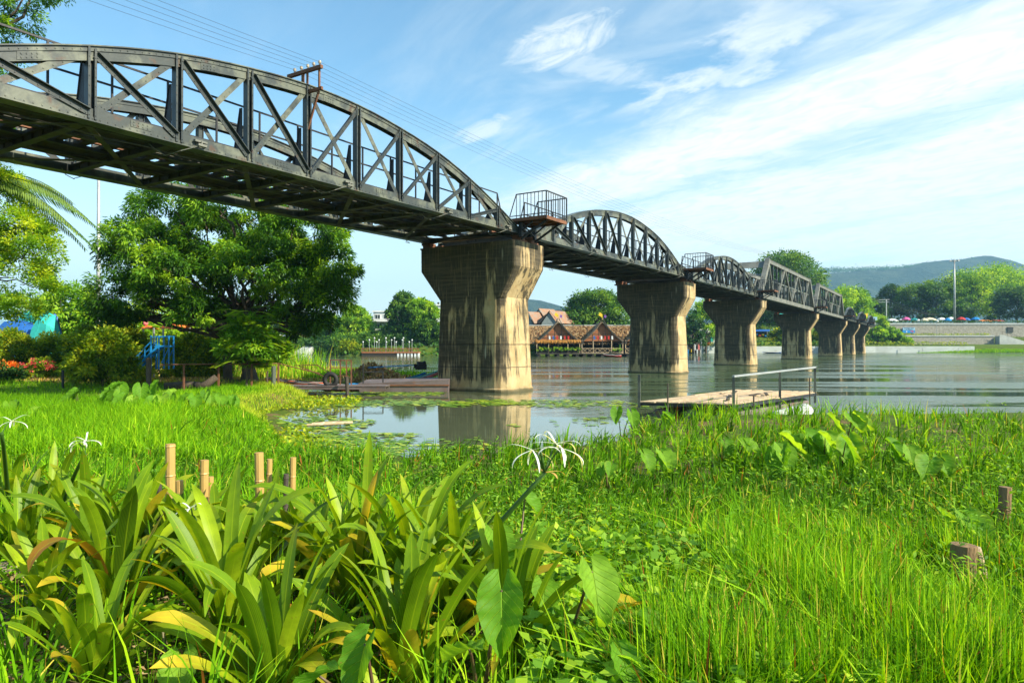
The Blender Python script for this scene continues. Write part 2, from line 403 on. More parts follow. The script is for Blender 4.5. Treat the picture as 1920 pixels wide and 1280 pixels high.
make_truss_side(span, -1, 0.0); make_truss_side(span, 1, BW); make_deck(span, SL, PN, 11); make_lamps(span, [6.8, 12.0, 17.3, 21.6], SL)
m = MB()     # telegraph cross-arm on the fifth post
x = PN*5; ztop = HT[4]
m.beam((x-.02, -.75, ztop+.42), (x-.02, .75, ztop+.42), .10, .10); m.beam((x+.0, -.75, ztop-.22), (x+.0, .2, ztop-.22), .07, .09)
m.beam((x, -.62, ztop-.2), (x, -.62, ztop+.4), .05, .05); m.beam((x, -.60, ztop-.28), (x, -.12, ztop-1.35), .05, .06)
m.beam((x, .1, ztop-.05), (x, .1, ztop+.4), .07, .07); m.beam((x, -.1, ztop-.1), (x, -.1, ztop+.4), .05, .05)
ca_ = m.build('cross_arm', RUST, span)
INS = basic('insulator glaze', (.35, .30, .22), (.25, .2, .15), 5, .2)
for yv in (-.66, -.40, -.14, .15, .45):
    m = MB(); m.tube([(x-.02, yv, ztop+.47), (x-.02, yv, ztop+.52), (x-.02, yv, ztop+.53), (x-.02, yv, ztop+.60), (x-.02, yv, ztop+.62)], [.02, .02, .045, .045, .02], 8)
    m.build('insulator', INS, ca_)
TL = ['second arched truss span between the two closest piers', 'third arched truss span, ending where the angular trusses begin']
for t0, lb in zip((27.5, 51.2), TL):
    c = copy_tree(span); c.location = BP(t0); span_label(c, lb)
    for ch in list(c.children):
        if ch.name.startswith('cross_arm'):
            for g in list(ch.children): bpy.data.objects.remove(g)
            bpy.data.objects.remove(ch)
for t0, lb in ((147.2, 'small far arched span just beyond the second angular truss'), (170.9, 'small far arched span, next to last before the green embankment'), (194.6, 'farthest arched span, landing on the green embankment')):
    c = span.copy(); COL.objects.link(c); c.location = BP(t0); span_label(c, lb)
    for ch in list(span.children):
        if ch.name.split('.')[0] in ('cross_arm', 'lamp_bracket', 'knee_bracket', 'conduit_pipe'): continue
        g = ch.copy(); COL.objects.link(g); g.parent = c
# ---------------------------------------------------------------- angular truss spans
def make_angular(root, L):
    n = 8; pn = L/n; H = 4.45
    for s, y in ((-1, 0.0), (1, BW)):
        m = MB(); m.box(pn*.95, L-pn*.95, y-.22, y+.22, H-.03, H); m.box(pn*.95, L-pn*.95, y-.18, y+.18, H-.42, H-.03); m.build('top_chord', STEELL, root)
        m = MB(); m.box(0, L, y-.22, y+.22, 0, .03); m.box(0, L, y-.16, y+.16, .03, .48); m.build('bottom_chord', STEELL, root)
        for (xa, xb) in ((.3, pn*.95), (L-.3, L-pn*.95)):
            m = MB(); m.beam((xa, y, .3), (xb, y, H-.05), .55, .5, (0, 1, 0)); m.build('end_post', STEELL, root)
        for i in range(1, 2*n):
            x = i*pn/2
            if x < pn*.9 or x > L-pn*.9: continue
            m = MB(); m.beam((x, y, .4), (x, y, H-.35), .16, .20, (0, 1, 0)); m.build('vertical_post', STEEL, root)
        for i in range(n):
            x0, x1 = i*pn, (i+1)*pn; xm = (x0+x1)/2
            if i == 0: segs = [((pn*.955, H-.3), (x1+pn*.5, .4))]
            elif i == n-1: segs = []
            elif i % 2 == 1: segs = [((x1+.0, .4), (x1-pn*.95, H-.3))] if i > 1 else []
            else: segs = [((x0, .4), (min(x1, L-pn*.955), H-.3))]
            for a, b in segs:
                m = MB(); m.beam((a[0], y-.03, a[1]), (b[0], y-.03, b[1]), .22, .24, (0, 1, 0)); m.build('diagonal_brace', STEELL, root)
        m = MB(); m.beam((pn*.9, y, 2.2), (L-pn*.9, y, 2.2), .10, .16); m.build('middle_rail', STEEL, root)
    for (xa, xb) in ((.3, pn*.95), (L-.3, L-pn*.95)):      # inclined portal bracing between the end posts
        for f0, f1 in ((.97, .78), (.60, .54)):
            m = MB(); q = lambda f, yv: (xa+(xb-xa)*f, yv, .3+(H-.35)*f)
            m.prism([q(f0, .23), q(f0, BW-.23), q(f1, BW-.23), q(f1, .23)], (.05, 0, 0)); m.build('portal_beam', STEELL, root)
    make_deck(root, L, pn/2, 2*n)
ang = empty('angular_truss', BP(75.0), BR, label='nearer flat-topped angular steel truss with weathered grey chords', cat='bridge span', group='flat-topped angular trusses of the bridge')
make_angular(ang, 35.4)
c = copy_tree(ang); c.location = BP(111.1); tag(c, 'farther flat-topped angular steel truss, half hidden behind its twin')
# ---------------------------------------------------------------- piers
def concrete():
    m_, n = newmat('stained pier concrete')
    oc = n.n('ShaderNodeTexCoord').outputs['Object']; x, y, z = n.sep(oc)[0:3]
    geo = n.n('ShaderNodeNewGeometry')
    st2 = n.noise(n.vscale(oc, (4.5, 4.5, .22), loc=(7, 3, 1)), 2.0, 6, .6, .2)
    blot = n.noise(n.vscale(oc, (1, 1, .7), loc=(2, 9, 4)), 1.5, 6, .65, .4)
    board = n.noise(n.vscale(oc, (.3, .3, 5.5)), 2.0, 3, .6)
    base = n.mix(n.ss(blot, .35, .7), (.36, .26, .125), (.50, .385, .215))
    base = n.mix(n.ss(n.noise(oc, 2.4, 5, .6), .55, .75, 0, .7), base, (.50, .24, .09))
    # black stain, heavier and over darker base on near broad face, most on cap
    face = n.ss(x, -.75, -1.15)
    oi = n.n('ShaderNodeObjectInfo').outputs['Random']; ov = n.n('ShaderNodeVectorMath', operation='ADD'); n.put(ov.inputs[0], oc); n.L.new(n.comb(n.m('MULTIPLY', oi, 40.0), n.m('MULTIPLY', oi, 17.0), 0.0), ov.inputs[1]); pc = ov.outputs[0]
    cap = n.ss(z, 3.7, 4.9)
    patch = n.noise(n.vscale(pc, (1.1, 1.1, .30)), 1.1, 7, .66, .6)          # large black growth with ragged edges
    run = n.noise(n.vscale(pc, (2.6, 2.6, .10)), 1.5, 6, .6, .15)            # runs down from the top
    fine_ = n.noise(n.vscale(pc, (9, 9, .5)), 1.6, 5, .65, .2)
    bare = n.ss(n.noise(n.vscale(pc, (1.3, 1.3, .05), loc=(3, 5, 2)), 1.2, 2, .5), .55, .64)   # pale vertical washes
    s = n.m('ADD', n.m('MULTIPLY', patch, .62), n.m('MULTIPLY', run, .42))
    s = n.m('ADD', s, n.m('MULTIPLY', n.m('SUBTRACT', fine_, .5), .22))
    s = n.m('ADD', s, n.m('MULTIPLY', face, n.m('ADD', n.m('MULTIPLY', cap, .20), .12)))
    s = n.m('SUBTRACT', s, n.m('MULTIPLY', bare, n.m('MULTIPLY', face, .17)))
    s = n.m('SUBTRACT', s, n.m('MULTIPLY', n.ss(z, .9, .25), .12))
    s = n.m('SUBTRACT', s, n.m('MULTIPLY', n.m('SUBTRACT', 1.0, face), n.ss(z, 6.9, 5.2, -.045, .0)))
    stn = n.ss(s, .525, .625)
    dark = n.mix(n.ss(board, .4, .7), (.030, .027, .020), (.078, .066, .044))
    dark = n.mix(n.m('MULTIPLY', n.ss(fine_, .46, .36), .7), dark, (.16, .125, .07))
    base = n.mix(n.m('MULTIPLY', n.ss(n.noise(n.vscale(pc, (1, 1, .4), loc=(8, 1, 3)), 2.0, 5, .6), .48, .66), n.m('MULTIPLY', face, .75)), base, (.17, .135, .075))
    col = n.mix(n.m('MULTIPLY', stn, .94), base, dark)
    wh = n.m('MULTIPLY', n.ss(n.noise(n.vscale(oc, (6, 6, .25), loc=(4, 4, 4)), 1.5, 4, .6), .64, .72), .45)
    col = n.mix(wh, col, (.66, .60, .44))
    zr = n.m('ADD', z, n.m('MULTIPLY', n.noise(oc, 3, 2), .04))
    l1 = n.ss(n.m('ABSOLUTE', n.m('SUBTRACT', zr, 2.2)), .035, .008); l2 = n.ss(n.m('ABSOLUTE', n.m('SUBTRACT', zr, 1.15)), .03, .006)
    lines = n.m('MAXIMUM', l1, l2)
    col = n.mix(n.m('MULTIPLY', lines, .75), col, (.03, .027, .02))
    wet = n.ss(n.m('ADD', zr, n.m('MULTIPLY', n.noise(oc, 1.3, 4), .3)), .42, .20); col = n.mix(n.m('MULTIPLY', wet, .88), col, (.045, .048, .026))
    h = n.m('SUBTRACT', n.m('ADD', n.m('MULTIPLY', st2, .6), n.m('MULTIPLY', n.noise(oc, 14, 5, .6), .5)), n.m('MULTIPLY', lines, .5))
    b = bsdf(n, col, .85, 0, h, .6, .03, .25); out(n, b.outputs[0]); return m_
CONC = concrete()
def ring(cy, A, Wd, c, z, n=3):
    pts = []
    def corner(cx, cy_, a0):
        for k in range(n+1):
            t = a0+math.pi/2*k/n; pts.append((cx+c*math.cos(t), cy_+c*math.sin(t), z))
    corner(A-c, cy+Wd-c, 0); corner(-A+c, cy+Wd-c, math.pi/2); corner(-A+c, cy-Wd+c, math.pi); corner(A-c, cy-Wd+c, 1.5*math.pi)
    return pts
def pier_mesh(wide):
    m = MB(); sc_, cc = (2.25, 2.42) if not wide else (2.4, 2.5)
    r = [ring(sc_, 1.44, 2.17, .6, -2.5), ring(sc_, 1.42, 2.14, .6, .14), ring(sc_, 1.38, 2.09, .6, .20), ring(sc_+.02, 1.24, 1.90, .42, 4.30), ring(sc_+.02, 1.24, 1.89, .30, 4.34)]
    if wide: r += [ring(cc, 1.27, 3.05, .16, 6.1), ring(cc, 1.27, 3.08, .14, 6.86), ring(cc, 1.24, 3.05, .14, 6.88)]
    else: r += [ring(cc, 1.30, 2.75, .16, 5.72), ring(cc, 1.30, 2.76, .15, 6.85), ring(cc, 1.27, 2.73, .14, 6.87)]
    m.loft(r); return m
def pier(t, wide, label, px=0, first=[None, None]):
    e = empty('bridge_pier', BP(t, QN, 0), BR, label=label, cat='bridge pier', group='concrete piers of the bridge')
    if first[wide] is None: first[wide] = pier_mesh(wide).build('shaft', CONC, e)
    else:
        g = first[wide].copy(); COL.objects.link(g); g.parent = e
    for yv in (0.0, BW):
        for xv in (-.55, .45):
            m = MB(); m.box(xv-.28, xv+.38, yv-.28, yv+.28, 6.871, 6.95); m.box(xv-.16, xv+.26, yv-.22, yv+.22, 6.951, 7.10); m.box(xv-.22, xv+.3, yv-.25, yv+.25, 7.101, 7.19)
            m.build('bearing', RUST, e)
    return e
pier(3.4, 0, 'concrete pier carrying the near end of the closest arched span')
pier(27.1, 0, 'closest concrete pier in view, large and black-stained, standing in the lily pads')
pier(50.8, 0, 'second concrete pier, black-stained, standing in open water behind the plank raft')
pier(74.7, 1, 'third concrete pier, under the junction of arched and angular trusses')
pier(110.8, 1, 'fourth concrete pier, pale tan with scattered stains, between the two angular trusses')
pier(146.9, 1, 'fifth concrete pier, dark, where the far small arches begin')
pier(170.6, 1, 'sixth concrete pier, last one standing in the water')
pier(194.3, 1, 'seventh concrete pier, short and pale, rising from the grassy bank')
# ---------------------------------------------------------------- refuge platforms
def make_platform():
    e = empty('refuge_platform', BP(27.1), BR)
    m = MB(); m.box(-1.1, .8, -1.8, .1, .60, .64); m.box(-1.12, .82, -1.82, -1.74, .48, .60); m.box(-1.12, .82, .02, .1, .48, .60)
    for xv in (-1.12, -.5, .12, .74): m.box(xv, xv+.07, -1.8, .08, .50, .598)
    m.build('platform_deck', RUST, e)
    m = MB(); zt = 1.70; zb = .74
    def side(xv):
        m.beam((xv, -1.8, zt), (xv, -.25, zt), .035, .045); m.beam((xv, -1.8, zb), (xv, .1, zb), .03, .035)
        m.beam((xv, -.25, zt), (xv, .1, zb), .03, .035)
        for k in range(9):
            yv = -1.8+.19*k+.02; top = zt if yv <= -.25 else zt-(yv+.25)/.35*(zt-zb)
            m.beam((xv, yv, .62), (xv, yv, top), .022, .022)
    side(-1.1); side(.8)
    m.beam((-1.1, -1.8, zt), (.8, -1.8, zt), .045, .045); m.beam((-1.1, -1.8, zb), (.8, -1.8, zb), .03, .035)
    for k in range(10): m.beam((-1.1+.211*k, -1.8, .62), (-1.1+.211*k, -1.8, zt), .022, .022)
    for xv in (-1.1, .8): m.beam((xv, -1.8, .5), (xv, -1.8, zt), .045, .045)
    m.build('railing', BLACK, e)
    m = MB()
    for xv in (-.75, .45):
        m.beam((xv, -.28, -.15), (xv, -.28, .5), .16, .16); m.beam((xv, -1.6, .48), (xv, -.3, -.25), .07, .09); m.beam((xv, -.9, .5), (xv, -.3, .1), .05, .06)
    m.beam((-.75, -.34, -.05), (.45, -.34, .45), .05, .05); m.beam((.45, -.34, -.05), (-.75, -.34, .45), .05, .05)
    m.build('support_frame', BLACK, e)
    return e
pl = make_platform()
PLL = ['railed refuge platform above the closest concrete pier', 'railed refuge platform above the second concrete pier', 'railed refuge platform where the arches meet the first angular truss',
       'railed refuge platform between the two angular trusses', 'tiny railed platform above the fifth pier', 'tiny railed platform above the sixth pier', 'tiny railed platform above the seventh pier, beside the embankment']
for i, (t, lb) in enumerate(zip((27.1, 50.8, 74.7, 110.8, 146.9, 170.6, 194.3), PLL)):
    c = pl if i == 0 else copy_tree(pl)
    c.location = BP(t); tag(c, lb, 'platform', 'refuge platforms along the bridge')
# telegraph wires, sagging from support to support
WM = basic('wire metal', (.05, .05, .05), (.07, .07, .07), 3, .5)
for k, (dy, dz) in enumerate(((-.66, 0), (-.40, .0), (-.14, 0), (.15, .0), (.45, .0))):
    m = MB(); pts = []
    sup = [(-20, 10.25), (14.2, 10.64), (76.5, 12.1), (110, 12.1), (150, 11.6)]
    for (ta, za), (tb, zb) in zip(sup, sup[1:]):
        for j in range(12):
            f = j/12; pts.append(BP(ta+(tb-ta)*f, QN+dy, za+(zb-za)*f-4*f*(1-f)*(.010*(tb-ta)+.1+.04*k)))
    m.tube(pts, .0042, 4); m.build('telegraph_wire', WM, label=('outermost of five thin telegraph wires above the bridge, nearest the river side', 'second telegraph wire from the outer edge of the bridge', 'middle telegraph wire of the five above the bridge', 'fourth telegraph wire, between the middle and innermost ones', 'innermost telegraph wire, highest above the truss in the sky')[k], cat='wire', group='telegraph wires above the bridge')
# ---------------------------------------------------------------- land and water
NEAR = [(90, -40), (90, 21), (45, 20.5), (30, 19.4), (16, 18.2), (9, 17.6), (4.6, 17.3), (2.9, 15.6), (1.4, 12.8), (0.2, 11.7), (-1.5, 11.1), (-2.6, 11.1), (-3.6, 12.0), (-4.9, 14.6), (-6.2, 17.5),
        (-7.4, 20.5), (-7.6, 24), (-8.0, 27), (-9.6, 29.2), (-12.4, 30.8), (-13.6, 33.0), (-12.2, 36.0), (-8.8, 39.2), (-7.0, 43), (-9.5, 52), (-15, 62), (-26, 70), (-46, 84), (-120, 118), (-500, 200), (-500, -40)]
FAR = [(700, 215), (300, 203), (147, 197), (104, 196), (67, 190), (45, 183), (33, 172), (27, 156), (18, 146), (3, 142), (-12, 140), (-34, 138), (-48, 152), (-75, 176), (-150, 215), (-600, 330), (-600, 7000), (2500, 7000), (2500, 300)]
def sdist(X, Y, poly):
    p = np.array(poly, float); q = np.roll(p, -1, 0); best = np.full(X.shape, 1e9); ins = np.zeros(X.shape, bool)
    for (ax, ay), (bx, by) in zip(p, q):
        dx, dy = bx-ax, by-ay; t = np.clip(((X-ax)*dx+(Y-ay)*dy)/(dx*dx+dy*dy), 0, 1)
        best = np.minimum(best, np.hypot(X-ax-t*dx, Y-ay-t*dy))
        c = (ay > Y) != (by > Y)
        with np.errstate(divide='ignore', invalid='ignore'): xi = (bx-ax)*(Y-ay)/(by-ay if by != ay else 1e-9)+ax
        ins ^= c & (X < xi)
    return np.where(ins, best, -best)
def sstep(x, a, b): t = np.clip((x-a)/(b-a), 0, 1); return t*t*(3-2*t)
_r = np.random.RandomState(3); _K = [( _r.uniform(-1, 1, 2)*f, _r.uniform(0, 6.28), a) for f, a in ((.25, 1), (.4, .8), (.9, .5), (1.6, .35), (2.8, .2), (5, .1)) for _ in range(3)]
def nz(X, Y, s=1.0): return sum(a*np.sin(k[0]*X*s+k[1]*Y*s+p) for k, p, a in _K)/3.0
def height(X, Y):
    dn = sdist(X, Y, NEAR); df = sdist(X, Y, FAR)
    hn = np.where(dn > 0, .05+.42*sstep(dn, 0, .9)+.06*nz(X, Y)*sstep(dn, .3, 2), -1.2*sstep(-dn, 0, 3)+.05)
    hn = hn + sstep(dn, 6, 30)*.25*(X < -8)
    hn = np.where(dn > 0, hn*(1-.7*sstep(Y, 34, 38)*sstep(X, -28, -21)), hn)
    w_ = sstep(X, 104, 122)                        # terraced part
    steps = 1.8+.6*sstep(df, .5, 2)+2.3*sstep(Y, 208.9, 209.3)+4.3*sstep(Y, 217.3, 217.7)
    ramp = 1.8+.6*sstep(df, .5, 2)+6.7*sstep(df, 7, 24)
    bankr = -.2+2.0*sstep(df, 0, 5)+5.0*sstep(df, 4, 22)
    wr = sstep(X, 55, 68)
    hf = np.where(df > 0, bankr*(1-wr)+wr*(ramp*(1-w_)+steps*w_), -1.2)
    return np.where(dn > -20, np.where(df > 0, hf, hn), hf)
def axis(lo, hi, dense, n, k):   # many lines near zero, few far out
    t = np.linspace(-1, 1, n); a = np.sinh(k*t)/np.sinh(k); return np.where(a < 0, -a*lo, a*hi)
gx = np.unique(np.concatenate([np.linspace(-14, 14, 141), np.linspace(-60, 60, 121), np.linspace(60, 260, 90), np.linspace(-500, -60, 60), np.linspace(-3000, 4200, 60)]))
gy = np.unique(np.concatenate([np.linspace(-8, 32, 161), np.linspace(32, 90, 80), np.linspace(90, 260, 250), np.linspace(-300, -8, 20), np.linspace(260, 3400, 40)]))
GX, GY = np.meshgrid(gx, gy); GZ = height(GX, GY)
nx, ny = len(gx), len(gy); idx = np.arange(nx*ny).reshape(ny, nx)
Fq = np.stack([idx[:-1, :-1], idx[:-1, 1:], idx[1:, 1:], idx[1:, :-1]], -1).reshape(-1, 4)
def groundmat():
    m_, n = newmat('bank soil and turf'); oc = n.n('ShaderNodeTexCoord').outputs['Object']
    a = n.noise(oc, .8, 6, .6); f = n.noise(oc, 9, 6, .65); g = n.noise(oc, 40, 3, .6)
    soil = n.mix(n.ss(f, .35, .7), (.10, .065, .03), (.22, .15, .075)); turf = n.mix(n.ss(f, .3, .7), (.04, .075, .008), (.09, .13, .015))
    y_ = n.sep(oc)[1]
    fac = n.m('MAXIMUM', n.ss(n.m('ADD', a, n.m('MULTIPLY', g, .15)), .42, .58), n.ss(y_, 60, 90))
    b = bsdf(n, n.mix(fac, soil, turf), .9, 0, n.m('ADD', f, g), .6, .04, .15); out(n, b.outputs[0]); return m_
npmesh('ground', np.stack([GX, GY, GZ], -1).reshape(-1, 3), Fq, groundmat(), smooth=True, kind='structure')
def watermat():
    m_, n = newmat('river water'); oc = n.n('ShaderNodeTexCoord').outputs['Object']; x, y, z = n.sep(oc)[0:3]
    calm = n.ss(n.m('ADD', x, n.m('MULTIPLY', n.noise(oc, .15, 2), 6)), 1, 12)     # sheltered water by the bank, wind ripples on the open river
    far = n.ss(y, 18, 60)
    op = n.m('MAXIMUM', n.m('MULTIPLY', calm, n.ss(y, 8, 24)), n.m('MULTIPLY', far, .55))
    w1 = n.noise(n.vscale(oc, (.35, 1.3, 1)), 1.1, 5, .6, .5); w2 = n.noise(n.vscale(oc, (.035, .30, 1)), 1.0, 5, .6, 1.0)
    w3 = n.noise(n.vscale(oc, (1.0, 3.4, 1)), 2.2, 3, .5)
    hgt = n.m('ADD', n.m('MULTIPLY', w1, .35), n.m('MULTIPLY', w3, .10))
    patch = n.ss(w2, .44, .56, .03, 1.0)
    bs = n.m('MULTIPLY', n.m('MULTIPLY', op, patch), .85); bs = n.m('ADD', bs, .012)
    b = n.n('ShaderNodeBsdfPrincipled'); n.put(b.inputs['Base Color'], n.mix(op, (.085, .10, .055), (.055, .085, .04)))
    n.put(b.inputs['Roughness'], n.m('ADD', n.m('MULTIPLY', n.m('MULTIPLY', op, patch), .22), .015)); b.inputs['IOR'].default_value = 1.55
    b.inputs['Specular IOR Level'].default_value = .62
    k = n.n('ShaderNodeBump'); n.put(k.inputs['Strength'], bs); k.inputs['Distance'].default_value = .25; n.put(k.inputs['Height'], hgt); n.L.new(k.outputs[0], b.inputs['Normal'])
    out(n, b.outputs[0]); return m_
m = MB(); m.add([(-600, -40, 0), (900, -40, 0), (900, 460, 0), (-600, 460, 0)], [(0, 1, 2, 3)]); m.build('river_water', watermat(), kind='structure')
# hills
def hills():
    xs = np.linspace(-2600, 4200, 300); ys = np.linspace(1500, 3200, 60); X, Y = np.meshgrid(xs, ys)
    prof = np.interp(xs/2000*FP+960, [-700, 0, 400, 800, 985, 1070, 1200, 1350, 1500, 1550, 1600, 1680, 1750, 1800, 1845, 1900, 2000, 2300, 3600],
                     [560, 590, 612, 585, 556, 574, 600, 575, 520, 508, 509, 506, 499, 494, 489, 503, 520, 560, 590])
    H_ = (HY-prof)/FP*2000
    c = sstep(Y, 1500, 2000)*sstep(Y, 3200, 2300)
    Z = H_[None, :]*c + 14*nz(X, Y, .022)*c + 5*nz(X, Y, .07)*c*np.clip(1-abs(Y-2000)/1500, 0, 1) - 5
    i = np.arange(X.size).reshape(X.shape); F = np.stack([i[:-1, :-1], i[:-1, 1:], i[1:, 1:], i[1:, :-1]], -1).reshape(-1, 4)
    m_, n = newmat('wooded hillside'); oc = n.n('ShaderNodeTexCoord').outputs['Object']
    a = n.noise(oc, .012, 8, .7); f = n.noise(oc, .09, 5, .7)
    b = bsdf(n, n.mix(n.ss(n.m('ADD', n.m('MULTIPLY', a, .7), n.m('MULTIPLY', f, .35)), .4, .64), (.012, .032, .012), (.06, .085, .04)), .95, 0, f, 1, 10, .1); out(n, b.outputs[0])
    npmesh('hills', np.stack([X, Y, Z], -1).reshape(-1, 3), F, m_, smooth=True, kind='structure')
    return xs, H_
hx, hH = hills()
# ---------------------------------------------------------------- foliage helpers
L_MANGO = leafmat('mango leaves', (.022, .08, .008), (.085, .23, .010), (.28, .47, .02), .42, .5)
L_LIGHT = leafmat('light feathery leaves', (.12, .28, .012), (.26, .44, .02), (.46, .56, .03), .5, .5)
L_HEDGE = leafmat('yellow green shrub leaves', (.06, .14, .008), (.20, .32, .012), (.48, .50, .02), .42, .5)
L_FAR = leafmat('distant leaves', (.022, .075, .014), (.06, .17, .018), (.17, .30, .025), .35, .6)
L_FARB = leafmat('distant bright leaves', (.06, .18, .012), (.17, .36, .018), (.40, .58, .03), .42, .6)
L_DARK = leafmat('deep green leaves', (.015, .055, .012), (.035, .11, .018), (.10, .20, .03), .25, .5)
L_PALM = leafmat('palm leaflets', (.05, .13, .03), (.12, .24, .05), (.34, .40, .10), .4, .35)
L_GRASS = leafmat('grass blades', (.035, .11, .002), (.13, .33, .003), (.36, .57, .012), .34, .7, yellow=(.55, .48, .07), spec=.12)
L_CRINUM = leafmat('strap leaves', (.03, .095, .003), (.125, .25, .005), (.38, .50, .014), .38, .45, yellow=(.62, .42, .03), spec=.22, vein=True)
L_TARO = leafmat('taro leaf', (.05, .15, .008), (.12, .30, .012), (.30, .50, .04), .45, .6, yellow=(.60, .55, .05), spec=.25, vein='taro')
L_DRY = leafmat('dry brown leaves', (.16, .08, .03), (.30, .18, .08), (.46, .34, .18), .25, .7)
L_PAD = leafmat('floating pads', (.06, .14, .010), (.14, .28, .02), (.42, .50, .04), .1, .45)
L_PINK = leafmat('bougainvillea bracts', (.35, .03, .04), (.50, .05, .06), (.60, .12, .12), .35, .6)
L_ORANGE = leafmat('orange blossom', (.55, .12, .01), (.75, .22, .02), (.85, .4, .05), .35, .6)
BARK = basic('grey brown bark', (.11, .085, .06), (.055, .042, .03), 5, .9, bump=.8, stretch=(1, 1, .3), bdist=.05)
def unit(a): return a/np.maximum(np.linalg.norm(a, axis=-1, keepdims=True), 1e-9)
def cards(C, A, Nn, L, Wd, bend=0.12):
    """leaf quads: base, side, tip, side"""
    n = len(C); A = unit(A); S = unit(np.cross(A, Nn)); N2 = np.cross(S, A)
    L = np.broadcast_to(L, (n,))[:, None]; Wd = np.broadcast_to(Wd, (n,))[:, None]
    V = np.stack([C, C+A*L*.45+S*Wd*.5+N2*L*bend, C+A*L, C+A*L*.45-S*Wd*.5+N2*L*bend], 1).reshape(-1, 3)
    F = np.arange(n*4).reshape(n, 4); return V, F
def crown_pts(lobes, nclump, per, rc, rs, droop=.5, inner=.7, up=-.35, sub=.8):
    lobes = np.array(lobes, float); lobes[:, 3:6] = np.maximum(lobes[:, 3:6], .05); wt = (lobes[:, 3]*lobes[:, 4]*lobes[:, 5])**(2/3); wt /= wt.sum()
    k = rs.choice(len(lobes), nclump, p=wt); d = unit(rs.normal(size=(nclump, 3))); d[:, 2] = np.where(d[:, 2] < up, -d[:, 2]*rs.uniform(0, 1, nclump), d[:, 2]); d = unit(d)
    cc = lobes[k, :3] + d*lobes[k, 3:6]*(inner+(1-inner)*rs.uniform(0, 1, (nclump, 1))**.6)
    ct = np.clip(rs.normal(.42, .30, nclump), 0, 1)
    sz = rs.uniform(.6, 1.3, nclump)
    c = np.repeat(cc, per, 0); dd = np.repeat(d, per, 0); t = np.repeat(ct, per); s_ = np.repeat(sz, per)[:, None]
    n = len(c); off = rs.normal(size=(n, 3))*np.array([1, 1, .7]); off = off/np.maximum(np.linalg.norm(off, axis=1, keepdims=True), .6)*rs.uniform(.1, 1, (n, 1))**.5
    Pp = c+off*rc*s_*sub
    A = unit(dd*.5+off*.7+rs.normal(size=(n, 3))*.45+np.array([0, 0, -droop])); N_ = unit(dd*.5+rs.normal(size=(n, 3))*.55+np.array([0, 0, .7]))
    return Pp, A, N_, np.clip(t+rs.normal(0, .14, n)+off[:, 2]*.12, 0, 1)
def foliage(name, parent, lobes, nclump, per, rc, L, Wd, mat, seed, **k):
    rs = np.random.RandomState(seed); Pp, A, N_, t = crown_pts(lobes, nclump, per, rc, rs, **{q: k.pop(q) for q in ('droop', 'inner', 'up', 'sub') if q in k})
    n = len(Pp); V, F = cards(Pp, A, N_, L*rs.uniform(.7, 1.25, n), Wd*rs.uniform(.7, 1.2, n))
    return npmesh(name, V, F, mat, parent, tint=np.repeat(t, 4), **k)
def limb(m, a, b, ra, rb, rnd, n=6, k=5, wob=.08):
    a = Vector(a); b = Vector(b); L = (b-a).length; pts = []; rr = []
    for i in range(k+1):
        f = i/k; p = a.lerp(b, f)+Vector((rnd.uniform(-1, 1), rnd.uniform(-1, 1), rnd.uniform(-.5, .5)))*L*wob*(0 if i in (0, k) else 1); p.z += L*.06*math.sin(f*math.pi)
        pts.append(p); rr.append(ra+(rb-ra)*f)
    m.tube(pts, rr, n)
def tree(name, label, base, lobes, nclump, per, rc, L, Wd, mat, tr, seed, trunks=None, cat='tree', group=None, crown='crown', twigs=2, zmul=.45, **k):
    """lobes: (px, py, rx_px, ry_px, dY, rY) seen at the base's distance"""
    base = Vector(base); Yd = base.y; rnd = random.Random(seed)
    e = empty(name, base, label=label, cat=cat, group=group); lb = []
    for l in lobes:
        c = P(l[0], l[1], Yd+l[4])-base; s = (Yd+l[4])/FP; lb.append((c.x, c.y, c.z, l[2]*s, l[5], l[3]*s))
    if tr:
        m = MB(); zlo = min(l[2]-l[5] for l in lb)
        top = Vector((sum(l[0] for l in lb)/len(lb)*.5, 0, max(zlo+.6, max(l[2] for l in lb)*zmul)))
        for (a, b, r0) in (trunks or [(Vector((0, 0, -.3)), top, tr)]):
            limb(m, a, b, r0*1.25, r0*.75, rnd, 9, 6, .03)
            for l in lb:
                c = Vector(l[:3])
                if (c-b).length > 1e-3 and (len(trunks or [1]) == 1 or rnd.random() < .6):
                    q = b.lerp(c, .95); limb(m, b-Vector((0, 0, r0)), q, r0*.5, r0*.14, rnd, 6, 5, .09)
                    for _ in range(twigs):
                        d_ = Vector((rnd.uniform(-1, 1), rnd.uniform(-1, 1), rnd.uniform(-.3, 1))); d_ = Vector((d_.x*l[3], d_.y*l[4], d_.z*l[5]))*.75
                        st_ = b.lerp(c, rnd.uniform(.4, .8)); limb(m, st_, c+d_, r0*.2, r0*.05, rnd, 5, 4, .1)
        m.build('trunk', BARK, e, smooth=True)
    foliage(crown, e, lb, nclump, per, rc, L, Wd, mat, seed, **k)
    return e
def gz(x, y): return float(height(np.array([[x]]), np.array([[y]]))[0, 0])
def base_at(px, Yd):
    x = (px-960)/FP*Yd; return Vector((x, Yd, gz(x, Yd)))
